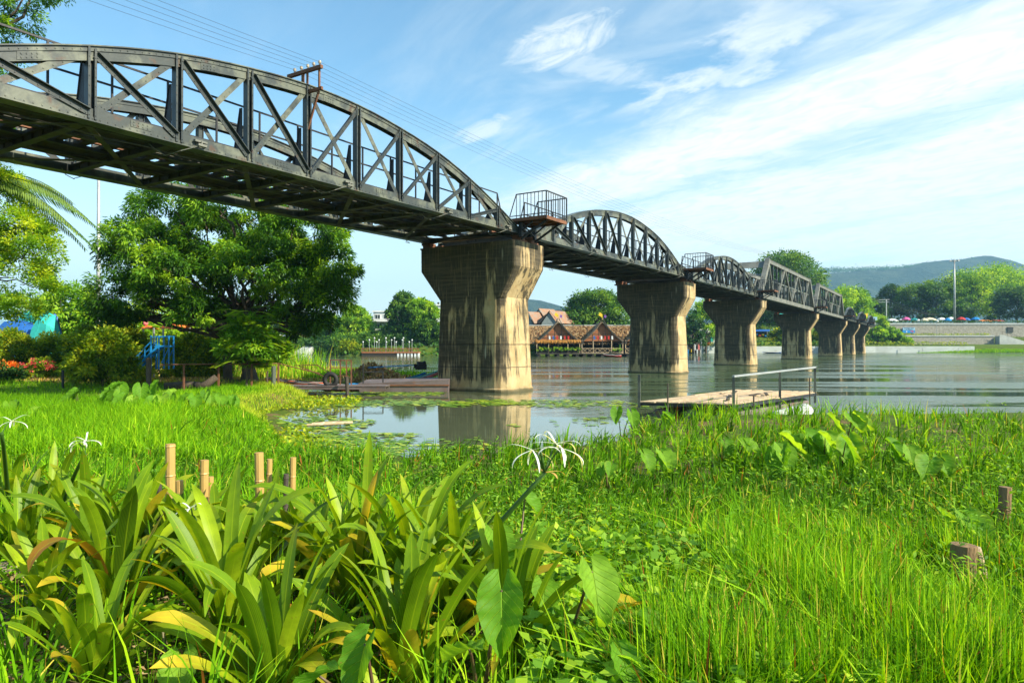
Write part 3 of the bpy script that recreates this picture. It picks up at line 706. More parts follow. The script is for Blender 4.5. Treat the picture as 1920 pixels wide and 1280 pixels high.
# ---------------------------------------------------------------- near bank trees
b_ = base_at(455, 33.5)
tree('mango_tree', 'large spreading dark green mango tree under the closest bridge span', b_,
     [(255, 475, 62, 62, 0, 2.2), (330, 400, 78, 52, 1, 2.4), (440, 400, 90, 62, 0, 2.8), (560, 450, 88, 66, 0, 2.8), (618, 515, 50, 60, 0, 1.9), (232, 555, 50, 48, -1, 1.6), (330, 520, 72, 60, -1.6, 1.9), (365, 590, 36, 42, -2.3, .9),
      (470, 520, 95, 75, -1.2, 2.4), (570, 575, 66, 42, -.4, 1.8), (300, 460, 70, 40, 1, 2.2), (520, 500, 90, 70, 1.5, 2.2), (500, 600, 50, 26, .4, 1.2), (590, 610, 34, 24, -.6, .9), (240, 600, 36, 30, -.5, 1.2), (300, 560, 60, 46, -1, 1.5), (445, 590, 46, 34, .8, 1.3), (530, 560, 60, 40, -1.5, 1.3), (610, 560, 46, 50, .3, 1.6), (400, 470, 80, 60, 2, 2), (190, 590, 28, 34, -.6, 1.0), (575, 625, 30, 26, -.4, .8)], 620, 170, .56, .24, .07, L_MANGO, .26, 11,
     trunks=[(Vector((.55, 0, -.3)), Vector((-.1, 0, 2.9)), .30), (Vector((-.85, .3, -.3)), Vector((-1.0, .2, 2.6)), .20), (Vector((.1, .2, -.3)), Vector((.3, .3, 3.6)), .22)], droop=.75)
def bush(name, label, px, top, wpx, Yd, mat, seed, nc=60, per=70, L=.14, Wd=.07, group=None, rc=.32, cat='shrub', droop=.2, zb=None, depth=1.0, crown='foliage'):
    b = base_at(px, Yd); s = Yd/FP; yb = HY+(CZ-b.z)/s if zb is None else zb; h = max(yb-top, .35*wpx)
    lb = [(px, yb-h*.48, wpx*.40, h*.50, 0, wpx*.40*s*depth), (px-wpx*.27, yb-h*.36, wpx*.24, h*.38, -.2, wpx*.25*s*depth), (px+wpx*.27, yb-h*.40, wpx*.24, h*.42, .1, wpx*.25*s*depth), (px+wpx*.05, top+h*.26, wpx*.2, h*.26, 0, wpx*.2*s*depth)]
    return tree(name, label, b, lb, nc, per, rc, L, Wd, mat, .05, seed, cat=cat, group=group, droop=droop, up=-.8, inner=.55, crown=crown, twigs=1, zmul=.3)
G = 'shrubs of the garden hedge'
for i, (px, top, wp, Yd, lb) in enumerate([(20, 618, 90, 37, 'yellow-green garden shrub behind the orange flowers'), (95, 622, 90, 38, 'garden shrub behind the pink bougainvillea'), (165, 606, 100, 37, 'rounded yellow-green shrub left of the light pole'),
        (192, 618, 120, 29, 'big loose yellow-green shrub standing ahead of the hedge by the lawn'), (246, 624, 84, 32, 'leafy yellow-green shrub beside the blue steps'), (365, 622, 90, 37, 'bright shrub behind the blue steps'), (330, 634, 70, 40, 'low hedge shrub seen between the posts of the blue steps'), (400, 640, 60, 36, 'shrub at the foot of the mango tree')]):
    bush('garden_shrub', lb, px, top, wp, Yd, L_HEDGE, 40+i, 110, 80, .17, .09, G, .42)
bush('garden_shrub', 'dark low shrub at the edge of the lawn', 5, 688, 70, 30, L_DARK, 60, 60, 60, .14, .07, G)
bush('bougainvillea', 'pink flowering bougainvillea beside the lawn', 75, 673, 62, 33, L_HEDGE, 61, 50, 50, .12, .07, None, .25)
foliage('blossoms', bpy.data.objects['bougainvillea'], [(0, -.2, .6, .8, .5, .45)], 30, 9, .10, .09, .08, L_PINK, 62)
bush('orange_shrub', 'orange flowering shrub at the lawn edge', 12, 678, 48, 33.5, L_ORANGE, 63, 50, 44, .10, .08, None, .2)
# tall light tree on the bank and the trees around it
tree('rain_tree', 'pale green feathery tree leaning in beside the palm fronds', base_at(-60, 27), [(15, 430, 66, 42, 0, 1.6), (66, 470, 42, 36, 0, 1.1), (30, 520, 62, 46, .3, 1.6), (-20, 360, 60, 50, .5, 1.6), (20, 590, 60, 30, 0, 1.3), (75, 540, 30, 24, -.2, .8), (-60, 470, 60, 80, 0, 1.6)], 300, 100, .42, .14, .06, L_LIGHT, .08, 70, droop=.2, zmul=.55)
tree('flame_tree', 'tree reaching above the truss at the top corner', base_at(-260, 25), [(0, 25, 60, 45, 0, 1.6), (-70, 60, 90, 80, 0, 2), (70, -25, 45, 34, .6, 1.3), (-60, 190, 100, 90, .5, 2.2), (-5, 110, 34, 26, .3, 1.0), (-160, 120, 120, 120, 1, 2.5)], 420, 80, .36, .16, .05, L_MANGO, .25, 71, droop=.6, zmul=.7)
for i, (px, top, rx, Yd, mt, lb) in enumerate([(130, 530, 55, 46, L_FARB, 'bright green tree beyond the tarpaulin tents'), (215, 585, 60, 48, L_LIGHT, 'bright leafy tree right of the light pole'), (45, 545, 75, 58, L_MANGO, 'tree standing behind the blue and green tarpaulins'),
        (290, 560, 60, 62, L_LIGHT, 'yellow-green bamboo-like tree behind the orange canopy'), (360, 575, 60, 66, L_LIGHT, 'yellow-green tree seen under the mango crown'), (430, 590, 55, 70, L_FARB, 'pale tree behind the mango trunks'), (-60, 560, 90, 50, L_MANGO, 'tree at the edge behind the tarpaulins')]):
    b = base_at(px, Yd); s = FP/Yd; yb = HY+(CZ-b.z)*s; h = yb-top
    tree('garden_tree', lb, b, [(px, top+h*.35, rx, h*.34, 0, rx/s), (px-rx*.5, top+h*.5, rx*.6, h*.3, 0, rx/s*.7), (px+rx*.5, top+h*.55, rx*.6, h*.32, 0, rx/s*.7), (px, top+h*.7, rx*.9, h*.28, 0, rx/s*.8)], 170, 60, .7, .30, .14, mt, .18, 80+i, group='trees of the riverside garden', up=-.8)
# feathery young tree in front of the mango trunk
def feathery(px, Yd, h, seed, label):
    rs = random.Random(seed); b = base_at(px, Yd); e = empty('feathery_tree', b, label=label, cat='tree'); m = MB(); Vs = []; As = []; Ns = []
    m.tube([(0, 0, -.2), (.05, 0, h*.4), (-.03, 0, h*.8)], [.05, .035, .015], 6)
    for i in range(46):
        z = h*(.28+.62*(i/46)); a = rs.uniform(0, 6.28); L = rs.uniform(.9, 1.5); d = Vector((math.cos(a), math.sin(a), rs.uniform(.15, .6))).normalized()
        pts = [Vector((0, 0, z))+d*L*t+Vector((0, 0, -.55*t*t)) for t in (0, .25, .5, .75, 1)]; m.tube(pts, [.012, .01, .008, .006, .004], 4)
        for j in range(26):
            t = .18+.82*j/26; q = pts[0]+d*L*t+Vector((0, 0, -.55*t*t)); sd_ = d.cross(Vector((0, 0, 1))).normalized()
            for s_ in (-1, 1):
                ax = (sd_*s_+d*.35+Vector((0, 0, -.15))).normalized(); Vs.append(q); As.append(ax); Ns.append((0, 0, 1))
    m.build('trunk', BARK, e); C = np.array([list(v) for v in Vs]); V, F = cards(C, np.array([list(v) for v in As]), np.array(Ns, float), .30, .10, .02)
    foliage('leaf_sprays', e, [(0, 0, h*.58, .8, .6, h*.24), (.4, -.2, h*.42, .5, .5, h*.18), (-.5, -.1, h*.45, .5, .5, h*.18)], 50, 60, .34, .24, .08, L_FARB, seed+50, droop=.3)
    t = np.repeat(np.repeat(np.random.RandomState(seed).uniform(.1, 1, 46), 52), 4); npmesh('crown', V, F, L_FARB, e, tint=t)
feathery(462, 27.5, 3.6, 5, 'young feathery-leaved tree growing before the mango trunks')
feathery(500, 28.5, 2.6, 6, 'smaller feathery sapling near the gangway fence')
# palm
def palm(px, py, Yd, label, n=26, Lf=4.4, seed=3):
    rs = random.Random(seed); b = base_at(px, Yd); top = P(px, py, Yd); e = empty('coconut_palm', b, label=label, cat='palm'); m = MB()
    tp = top-b; m.tube([(0, 0, -.3), (tp.x*.3, 0, tp.z*.5), (tp.x, tp.y, tp.z)], [.2, .15, .12], 8); m.build('trunk', BARK, e, smooth=True)
    for i in range(n):
        a = i*2.4; d = Vector((math.cos(a), math.sin(a), 0)); el = rs.uniform(-.1, .9); L = Lf*rs.uniform(.85, 1.1); C = []; A = []; pts = []
        for j in range(46):
            t = j/45; q = Vector(tp)+d*L*t*math.cos(el*.6)+Vector((0, 0, L*(t*math.sin(el)-.62*t*t))); pts.append(q)
        m = MB(); m.tube(pts[::5], [.03*(1-.09*k) for k in range(len(pts[::5]))], 4); st_ = m.build('frond', L_PALM, e)
        for j in range(5, 46):
            t = j/45; tg = (pts[j]-pts[j-1]).normalized(); sd_ = tg.cross(Vector((0, 0, 1))).normalized()
            for s_ in (-1, 1):
                for r_ in (0, .5):
                    C.append(pts[j]-tg*r_*.05); A.append((sd_*s_*.9+tg*.75+Vector((0, 0, -.45-rs.random()*.3))).normalized())
        Cn = np.array([list(v) for v in C]); An = np.array([list(v) for v in A]); jj = np.repeat(np.arange(5, 46), 4)/45
        V, F = cards(Cn, An, np.tile([0, 0, 1.0], (len(C), 1)), .75*np.sin(np.clip(jj*2.6+.5, 0, 2.9))+.12, .045, -.03)
        npmesh('leaflets', V, F, L_PALM, st_, tint=np.full(len(V), rs.random()*.6+.2))
palm(-62, 335, 27, 'coconut palm at the edge with fronds hanging beside the bridge')
# ---------------------------------------------------------------- far trees
def fartree(label, px, top, bot, wpx, Yd, mat, seed, nc=150, per=46, name='riverside_tree', group='trees on the far bank', base=None, L=.8, rc=1.5, lob=5, tr=.3):
    s = FP/Yd; b = base_at(px, Yd); rnd = random.Random(seed); h = bot-top; lb = [(px, top+h*.52, wpx*.36, h*.46, 0, wpx*.36/s)]
    for i in range(lob):
        a = math.pi*(i+.5)/lob; r = .30
        lb.append((px+math.cos(a)*wpx*r*rnd.uniform(.8, 1.1), top+h*.58-math.sin(a)*h*.30*rnd.uniform(.8, 1.15), wpx*rnd.uniform(.17, .24), h*rnd.uniform(.18, .27), rnd.uniform(-1.5, 1)*wpx*.25/s, wpx*.22/s))
    for q in (-.3, .28): lb.append((px+wpx*q, top+h*.78, wpx*.2, h*.2, -wpx*.1/s, wpx*.2/s))
    return tree(name, label, b, lb, nc, per, rc, L, L*.55, mat, tr, seed, group=group, up=-.7, inner=.8, twigs=1)
FT = [('huge domed tree rising behind the angular trusses', 1478, 466, 600, 150, 215, L_FAR, 320, 60, 9), ('lighter bushy tree right behind the farther angular truss', 1592, 535, 606, 100, 235, L_FARB, 200, 50, 6),
      ('dark tree behind the power pole', 1672, 530, 606, 62, 262, L_DARK, 140, 46, 5), ('mid green tree above the pink umbrella', 1712, 528, 606, 84, 255, L_FAR, 160, 46, 6), ('tall tree with open trunk above the market umbrellas', 1760, 518, 604, 90, 250, L_FAR, 170, 46, 6),
      ('yellow-green tree beside the light mast', 1822, 521, 603, 92, 246, L_FARB, 170, 46, 6), ('wide umbrella-shaped rain tree, highest on the bank', 1858, 497, 575, 170, 262, L_FARB, 330, 50, 9), ('dark green tree at the edge before the rain tree', 1910, 538, 604, 110, 232, L_DARK, 200, 50, 6),
      ('low shadowed tree between rain tree and light mast', 1795, 560, 606, 60, 240, L_FAR, 90, 40, 4), ('deep green tree hugging the end of the terraces', 1645, 556, 606, 40, 250, L_DARK, 80, 40, 4), ('far edge tree beyond the dark green one', 1990, 505, 604, 130, 250, L_FARB, 200, 46, 6),
      ('bushy tree with spiky top behind the thatched roofs', 1118, 543, 645, 125, 150, L_FAR, 300, 60, 7), ('bright lime tree seen between second and third piers', 1325, 556, 640, 75, 185, L_FARB, 170, 50, 5), ('dark tree below the lime one between the piers', 1300, 590, 650, 50, 172, L_DARK, 100, 50, 4),
      ('rounded ball-shaped tree left of the white building', 666, 570, 648, 72, 152, L_FARB, 200, 60, 6), ('tall dark tree hiding the white building', 757, 543, 642, 62, 150, L_FAR, 180, 60, 5), ('bright green half of the tree pair by the closest pier', 792, 556, 632, 62, 149, L_FARB, 170, 60, 5), ('drooping dark tree beside the closest pier', 806, 598, 645, 46, 147, L_FAR, 110, 50, 4),
      ('tree across the water at the end of the mango crown', 620, 586, 646, 50, 165, L_FARB, 110, 50, 4), ('tree across the water behind the reeds', 575, 590, 650, 60, 172, L_FAR, 120, 50, 4), ('tree across the water behind the mango trunks', 520, 580, 650, 70, 180, L_FAR, 130, 50, 5), ('far tree beyond the garden, between the trunks', 450, 588, 650, 70, 190, L_FARB, 120, 50, 5),
      ('small round-headed tree on the grassy slope', 1645, 612, 640, 34, 200, L_FARB, 60, 40, 4), ('flat-topped small tree on the slope beside the terrace', 1672, 614, 650, 46, 201, L_FARB, 70, 40, 4), ('lime shrub-like tree seen under the fourth span', 1460, 615, 645, 36, 197, L_HEDGE, 60, 40, 4), ('small yellowish tree behind the fifth pier', 1538, 612, 648, 34, 205, L_HEDGE, 60, 40, 4),
      ('tree behind the stalls under the angular truss', 1420, 575, 620, 80, 240, L_DARK, 120, 46, 5), ('far tree behind the last small arches', 1545, 560, 606, 70, 262, L_FARB, 120, 46, 5)]
for i, (lb, px, top, bot, wp, Yd, mt, nc, per, lob) in enumerate(FT):
    L = .75 if Yd > 195 else .55
    fartree(lb, px, top, bot, wp, Yd, mt, 200+i, nc, per, lob=lob, L=L, rc=wp/FP*Yd*.11)
# bank undergrowth across the water
def bankbush(label, px, top, wp, Yd, mat, seed, nc=60, per=46, L=.5): return bush('bank_bush', label, px, top, wp, Yd, mat, seed, nc, per, L, L*.55, 'bushes on the far bank', 1.0)
for i, (px, top, wp, Yd, mt, lb) in enumerate([(600, 640, 60, 152, L_DARK, 'dark bush at the water behind the reeds'), (640, 638, 60, 146, L_FAR, 'dark green bush left of the yellowish one'), (655, 640, 34, 141, L_HEDGE, 'yellowish rounded bush on the far waterline'), (685, 630, 60, 144, L_FAR, 'green bush below the ball-shaped tree'),
        (715, 640, 50, 146, L_DARK, 'dark bush under the white building'), (750, 642, 46, 147, L_DARK, 'dark bush behind the lamp-lined jetty'), (790, 642, 50, 148, L_FAR, 'bush above the end of the jetty'), (820, 636, 40, 147, L_FAR, 'bush touching the edge of the closest pier'), (848, 640, 40, 147, L_DARK, 'bush hidden behind the closest pier'),
        (545, 640, 70, 160, L_FAR, 'bush at the water seen over the reeds'), (1681, 634, 26, 201, L_DARK, 'dark ball-clipped bush on the slope'), (1697, 634, 22, 200.5, L_FARB, 'bright ball-clipped bush touching the dark one'), (1655, 591, 16, 216, L_FARB, 'narrow upright topiary beside the market'), (1605, 642, 36, 199, L_DARK, 'low clipped shrub below the seventh pier'),
        (1620, 604, 60, 225, L_FARB, 'shrub row behind the last arches'), (1440, 630, 60, 215, L_DARK, 'dark shrub behind the fourth pier'), (1385, 635, 60, 205, L_DARK, 'dark shrub behind the third pier')]):
    bankbush(lb, px, top, wp, Yd, mt, 300+i)
# hedges along the promenade wall
def hedge(label, pts, w_, h, mat, seed, L=.35, dens=26):
    rs = np.random.RandomState(seed); pts = np.array([list(p) for p in pts], float); c0 = pts[0].copy(); e = empty('hedge', c0, label=label, cat='hedge', group='clipped hedges of the promenade'); C = []
    for a, b in zip(pts, pts[1:]):
        ln = np.linalg.norm(b-a); n = int(ln*dens); t = rs.uniform(0, 1, (n, 1)); q = a+(b-a)*t; q[:, 1] += rs.uniform(-w_/2, w_/2, n); q[:, 2] += rs.uniform(0, 1, n)**.5*h*(1+.12*np.sin(q[:, 0]*.8)); C.append(q)
    C = np.concatenate(C)-c0; n = len(C); V, F = cards(C, unit(rs.normal(size=(n, 3))+[0, 0, .5]), unit(rs.normal(size=(n, 3))+[0, -.6, 1]), L, L*.7)
    npmesh('foliage', V, F, mat, e, tint=np.repeat(np.clip(rs.normal(.55, .25, n), 0, 1), 4))
hedge('long yellow-green hedge on top of the white river wall', [(52, 186.5, 1.7), (67, 191.6, 1.8), (104, 197.6, 1.9), (132, 198.2, 1.9)], 1.6, 1.15, L_HEDGE, 1)
hedge('hedge strip along the lower terrace ledge', [(113, 208.6, 4.9), (146, 208.6, 4.9)], .9, .7, L_HEDGE, 2)
hedge('dark hedge along the top of the terrace wall', [(112, 217.8, 9.1), (190, 217.8, 9.1)], 1.0, .8, L_DARK, 3)
# leafless-looking trees on the ridge line (a far wood)
rs = np.random.RandomState(9); n = 700; px = rs.uniform(1500, 1860, n); X_ = (px-960)/FP*2000; Zh = np.interp(X_, hx, hH)
cen = np.repeat(np.stack([X_, np.full(n, 2000.)+rs.uniform(-30, 30, n), Zh+rs.uniform(2, 9, n)], -1), 14, 0); m_n = len(cen)
cen = cen+rs.normal(size=(m_n, 3))*np.array([4.5, 5, 3.2]); V, F = cards(cen, unit(rs.normal(size=(m_n, 3))), unit(rs.normal(size=(m_n, 3))), 3.4, 2.2)
npmesh('ridge_wood', V, F, L_FAR, tint=rs.uniform(0, .6, m_n*4), kind='stuff', label='far thin wood along the hill ridge', cat='wood')
# haze

hm, n = newmat('valley haze'); pv = n.n('ShaderNodeVolumePrincipled'); pv.inputs['Color'].default_value = (.34, .66, .98, 1); pv.inputs['Density'].default_value = .00021; pv.inputs['Anisotropy'].default_value = .2
o_ = n.n('ShaderNodeOutputMaterial'); n.L.new(pv.outputs[0], o_.inputs['Volume'])
m = MB(); m.box(-3100, 4300, -320, 3450, -9, 310); m.build('haze', hm, kind='stuff')
# ---------------------------------------------------------------- small objects
def paint(name, c, rough=.5, **k): return basic(name, c, tuple(x*.8 for x in c), 3, rough, 0, .1, **k)
WOODP = basic('sun bleached planks', (.52, .40, .26), (.38, .27, .16), 2.5, .85, 0, .5, c3=(.62, .52, .38), bdist=.02)
GREYP = basic('grey painted pontoon', (.15, .12, .12), (.10, .075, .07), 1.5, .7, c3=(.17, .08, .05))
GALV = basic('galvanised steel', (.42, .44, .44), (.32, .34, .35), 2, .45, .3)
WHITE = basic('white plaster', (.72, .74, .74), (.6, .63, .63), .6, .8, c3=(.50, .53, .52))
BLUEP = paint('bright blue paint', (.015, .24, .60), .4); TEAL = paint('teal tarpaulin', (.03, .42, .38), .6); BLUET = paint('blue tarpaulin', (.02, .12, .42), .55); BLUEL = paint('pale blue tarpaulin', (.30, .50, .62), .6)
ORANGE = paint('orange cloth', (.85, .22, .03), .6); PINK = paint('pink paint', (.80, .22, .22), .5); RED = paint('red paint', (.55, .03, .02), .5); REDO = paint('orange red hull', (.60, .10, .02), .4)
GLASS = paint('dark window glass', (.03, .045, .055), .12); DARK = paint('dark interior shade and paint', (.03, .025, .02), .8); RUBBER = paint('black rubber', (.02, .02, .022), .7)  # DARK paints interior shade on stall fronts and back walls; elsewhere plain near-black
YEL = paint('yellow cloth', (.80, .55, .02), .7); PURP = paint('violet cloth', (.20, .08, .35), .7); BAMB = basic('bamboo cane', (.50, .32, .10), (.36, .22, .07), 4, .45, 0, .2, stretch=(1, 1, .3), c3=(.28, .16, .06))
THATCH = basic('nipa thatch', (.30, .22, .12), (.18, .13, .08), 1.2, .95, 0, 1.0, c3=(.48, .38, .22), stretch=(1, 1, 2), bdist=.12)
STRAW = basic('golden straw fringe', (.55, .26, .05), (.40, .18, .04), 3, .95, 0, .9, bdist=.08)
WOVEN = basic('woven bamboo wall', (.34, .13, .05), (.26, .095, .04), 2, .8, 0, .5, c3=(.42, .20, .08))
CORR = basic('rusty corrugated roof', (.30, .14, .07), (.24, .20, .16), .9, .6, 0, .5, c3=(.22, .12, .08), stretch=(3, 1, 1))
STONE = basic('rubble stone wall', (.26, .24, .20), (.38, .36, .31), 1.6, .9, 0, .9, c3=(.16, .15, .13), bdist=.15); CAPST = basic('concrete coping', (.42, .44, .42), (.32, .34, .33), .7, .85)
ROCK = basic('rounded rock', (.32, .26, .19), (.22, .18, .13), 3, .9, 0, .7)
# plank raft at the bank
def raft():
    A = Vector((3.75, 20.2, 0)); ux = Vector((2.5, -.9, 0)).normalized(); uy = Vector((4.5, 4.9, 0)).normalized(); rz = math.atan2(ux.y, ux.x); uy_l = 6.7
    e = empty('plank_raft', A, rz, label='weathered plank raft with a metal handrail moored at the grassy bank', cat='raft')
    iv = lambda x, y: (x, y)
    rnd = random.Random(4); skew = .0
    ang_ = math.atan2(4.9, 4.5)-rz; cx, cy = math.cos(ang_), math.sin(ang_)
    q = lambda a, b: (a+b*cx, b*cy)      # a across (0..2.7), b along (0..6.7)
    m = MB(); a = 0.0
    while a < 2.66:
        w_ = rnd.uniform(.13, .2); b0 = -rnd.uniform(0, .12)
        for (s0, s1) in ((b0, 3.3+rnd.uniform(-.6, .6)), (None, 6.7+rnd.uniform(0, .15))):
            if s0 is None: s0 = last+.02
            z0 = .50+rnd.uniform(-.012, .014); pts = [q(a, s0), q(a+w_-.014, s0), q(a+w_-.014, s1), q(a, s1)]; z1 = z0+rnd.uniform(-.01, .02)
            m.hexa([(pts[0][0], pts[0][1], z0-.03), (pts[1][0], pts[1][1], z0-.03), (pts[2][0], pts[2][1], z1-.03), (pts[3][0], pts[3][1], z1-.03), (pts[0][0], pts[0][1], z0), (pts[1][0], pts[1][1], z0), (pts[2][0], pts[2][1], z1), (pts[3][0], pts[3][1], z1)])
            last = s1
        a += w_
    m.build('deck', WOODP, e)
    for _ in range(7):
        m = MB(); a = rnd.uniform(.2, 2.3); b = rnd.uniform(.8, 6); x, y = q(a, b); th = ang_+rnd.uniform(-.5, .5); L = rnd.uniform(.3, .9)
        m.beam((x, y, .535), (x+L*math.cos(th), y+L*math.sin(th), .54+rnd.uniform(0, .04)), rnd.uniform(.06, .12), .025); m.build('loose_board', WOODP if rnd.random() < .6 else WOODD, e)
    m = MB()
    for b in (.05, 2.3, 4.5, 6.6): m.beam((*q(0, b), .42), (*q(2.68, b), .42), .08, .09)
    for a in (.02, 2.66): m.beam((*q(a, 0), .41), (*q(a, 6.7), .41), .06, .10)
    m.build('frame', BLACK, e)
    for (a, b, zt) in ((0, .02, 1.28), (2.66, .02, 1.25), (2.66, 3.4, 1.3), (2.66, 6.6, 1.36)):
        m = MB(); m.beam((*q(a, b), .1 if a else .3), (*q(a, b), zt), .075, .075); m.build('rail_post', STEEL, e)
    m = MB(); m.beam((*q(2.66, 0), 1.27), (*q(2.66, 6.64), 1.37), .075, .05); m.build('handrail', GALV, e)
    for a in (.5, 1.4, 2.3):
        m = MB(); rings = []
        for b, r_ in ((.1, .15), (.15, .22), (3.3, .22), (6.5, .22), (6.55, .15)):
            x, y = q(a, b); rings.append([(x+r_*math.cos(t)*cy, y-r_*math.cos(t)*cx, .07+r_*math.sin(t)) for t in [2*math.pi*k/14 for k in range(14)]])
        m.loft(rings); m.build('float_drum', GREYP, e, smooth=False)
raft()
m = MB(); rr = [[(.27*math.cos(t)*(1 if i not in (0, 5) else .8), y, .27*math.sin(t)*(1 if i not in (0, 5) else .8)) for t in [2*math.pi*k/16 for k in range(16)]] for i, y in enumerate((0, .05, .7, .74, 1.5, 1.55))]
m.loft(rr); o = m.build('drum', CAPST, loc=P(1452, 752, 18.6), rz=-.9, label='pale grey float drum lying on the bank beside the raft', cat='drum'); o.location.z = .08; o.rotation_euler = (.10, 0, -.95)
def stake(px, ptop, Yd, r, mat, label, lean=(0, 0), group=None, name='stake', n=10, hollow=True, zb=None):
    z0 = gz((px-960)/FP*Yd, Yd)-.15 if zb is None else zb; t = P(px, ptop, Yd); m = MB(); b = Vector((t.x-lean[0], t.y-lean[1], z0)); L = (t-b).length
    path = []; rr = []; k = 0; z = 0
    while z < L:
        f = z/L; p = b.lerp(t, f); path.append(p-b); rr.append(r); 
        if hollow and z > .03:
            path.append(b.lerp(t, min((z+.006)/L, 1))-b); rr.append(r*1.12); path.append(b.lerp(t, min((z+.014)/L, 1))-b); rr.append(r)
        z += .21
    path.append(t-b); rr.append(r)
    if hollow: path += [t-b+Vector((0, 0, .0005)), t-b+Vector((0, 0, -.05))]; rr += [r*.78, r*.76]
    m.tube(path, rr, n, cap=True); return m.build(name, mat, loc=b, smooth=False, label=label, cat=name.replace('_', ' '), group=group)
for px, pt, Yd, lb in [(1252, 741, 19.3, 'thin wooden stick at the middle of the raft edge'), (1413, 742, 18.9, 'short stub of wood beside the raft handrail'), (1518, 708, 22.5, 'thin teal-grey stick at the far corner of the raft')]:
    stake(px, pt if px != 1252 else 718, Yd, .022, WOODD, lb, hollow=False, group='sticks by the raft', name='mooring_stick', n=6)
# ---- gangway, pontoon, boats
def pontoon():
    p0 = P(676, 700, 31); p0.z = 0; e = empty('steel_pontoon', p0, .03, label='brown steel pontoon dock reaching the closest pier', cat='pontoon')
    m = MB(); m.hexa([(0, 0, -.15), (3.95, 0, -.15), (3.95, 2.4, -.15), (0, 2.4, -.15), (-.12, -.02, .40), (4.0, -.02, .58), (4.0, 2.4, .60), (-.12, 2.4, .48)]); m.build('hull', GREYP, e)
    m = MB(); m.box(-.15, 4.02, -.06, .0, .30, .36); m.build('rub_rail', RUST, e)
    m = MB()
    for x in (0, .9): m.beam((x+.1, .1, .4), (x+.1, .1, 1.32 if x == 0 else .95), .05, .05)
    m.beam((.1, .1, .93), (1.0, .1, .95), .045, .045); m.build('rail', BLACK, e)
pontoon()
def gangframe():
    p0 = P(616, 720, 30); p0.z = .2; e = empty('gangway_gate', p0, 0, label='rusty pipe gate frame standing at the head of the gangway', cat='gate')
    m = MB()
    for x, zt in ((.08, 1.30), (.52, 1.30), (1.0, 1.28), (.70, 1.28)): m.beam((x, .35 if x == .7 else 0, -.1), (x, .35 if x == .7 else 0, zt), .05, .05)
    m.beam((.08, 0, 1.3), (1.0, 0, 1.28), .05, .05); m.beam((.08, 0, .95), (.9, 0, .97), .03, .03); m.beam((.08, 0, .6), (.9, 0, .6), .03, .03)
    m.beam((-1.6, .3, 1.05), (-.5, .2, 1.08), .035, .035); m.beam((-1.4, .3, 1.03), (.1, 0, .45), .03, .03); m.beam((-.55, .2, 1.06), (.1, 0, .7), .03, .03); m.build('frame', RUST, e)
gangframe()
m = MB(); rnd = random.Random(2)
for i in range(22): m.box(i*.21, i*.21+.2, -.5, .5, -.05+rnd.random()*.01, 0)
m.box(0, 4.6, -.48, -.40, -.16, -.052); m.box(0, 4.6, .40, .48, -.16, -.052)
q = P(528, 735, 29.6); m.build('gangway', GREYP, loc=(q.x, q.y, .42), rz=.0, label='low grey plank gangway running from the grass to the pontoon', cat='gangway')
stake(650, 706, 28.8, .075, WOODD, 'crooked mossy pile at the end of the gangway', lean=(-.06, 0), hollow=False, name='mooring_pile', n=8, zb=-.5)
stake(513, 686, 27.5, .09, paint('mossy post', (.10, .12, .10), .9), 'thick grey-green post at the land end of the gangway', hollow=False, name='mooring_post', n=8)
def torus(R_, r_, n=28, k=8):
    m = MB(); rings = [[((R_+r_*math.cos(t))*math.cos(a), r_*math.sin(t), (R_+r_*math.cos(t))*math.sin(a)) for t in [2*math.pi*j/k for j in range(k)]] for a in [2*math.pi*i/n for i in range(n+1)]]
    m.loft(rings, cap=False); return m
q = P(620, 712, 29.4); torus(.25, .10).build('tyre', RUBBER, loc=q, smooth=True, label='black rubber tyre fender hung beside the gangway gate', cat='tyre')
def boat(label, bow, stern, wid, mat, strip, name='longtail_boat', canopy=False, motor=True):
    a = Vector(bow); b = Vector(stern); d = b-a; L = d.length; rz = math.atan2(d.y, d.x); e = empty(name, (a.x, a.y, 0), rz, label=label, cat='boat', group='longtail boats')
    rows = []; rows2 = []; m = MB(); N = 18
    for i in range(N+1):
        f = i/N; w_ = wid*(math.sin(math.pi*min(f*.85+.08, 1))**.7); sh = a.z*(1-f)**2.2+b.z*f**3+.20*(1-abs(2*f-1)); base_ = sh-.28+ (a.z*.6*(1-f)**6)
        x = L*f; rows.append([(x, -w_, sh), (x, -w_*.75, sh-.16), (x, 0, base_-.05), (x, w_*.75, sh-.16), (x, w_, sh), (x, w_*.86, sh-.01), (x, w_*.6, sh-.15), (x, 0, base_+.02), (x, -w_*.6, sh-.15), (x, -w_*.86, sh-.01)])
    m.loft([r for r in rows]); m.build('hull', mat, e, smooth=True)
    m = MB()
    for s in (0, 4): m.tube([(r[s][0], r[s][1], r[s][2]+.015) for r in rows], .022, 5)
    m.build('gunwale', strip, e)
    for f in (5, 8, 11):
        m = MB(); r = rows[f]; m.box(r[0][0]-.1, r[0][0]+.1, r[0][1], r[4][1], r[0][2]-.04, r[0][2]-.015); m.build('thwart', WOODD, e)
    if motor:
        m = MB(); x = L*.93; z = b.z+.15; m.box(x-.25, x+.28, -.2, .2, z+.02, z+.30); m.box(x-.18, x+.1, -.16, .16, z+.31, z+.42); m.ball((x+.2, 0, z+.36), .10, 8, 5); m.cyl((x-.3, -.05, z+.1), .06, .2, 8); m.tube([(x+.1, 0, z+.1), (x-.4, .1, z+.25), (x-1.5, .2, z-.02)], .015, 5); m.build('engine', RUBBER, e)
boat('longtail boat with an orange-red hull moored behind the gangway', P(500, 704, 32.6)-Vector((0, 0, .10)), P(700, 712, 31.9)-Vector((0, 0, .25)), .42, REDO, GALV, motor=False)
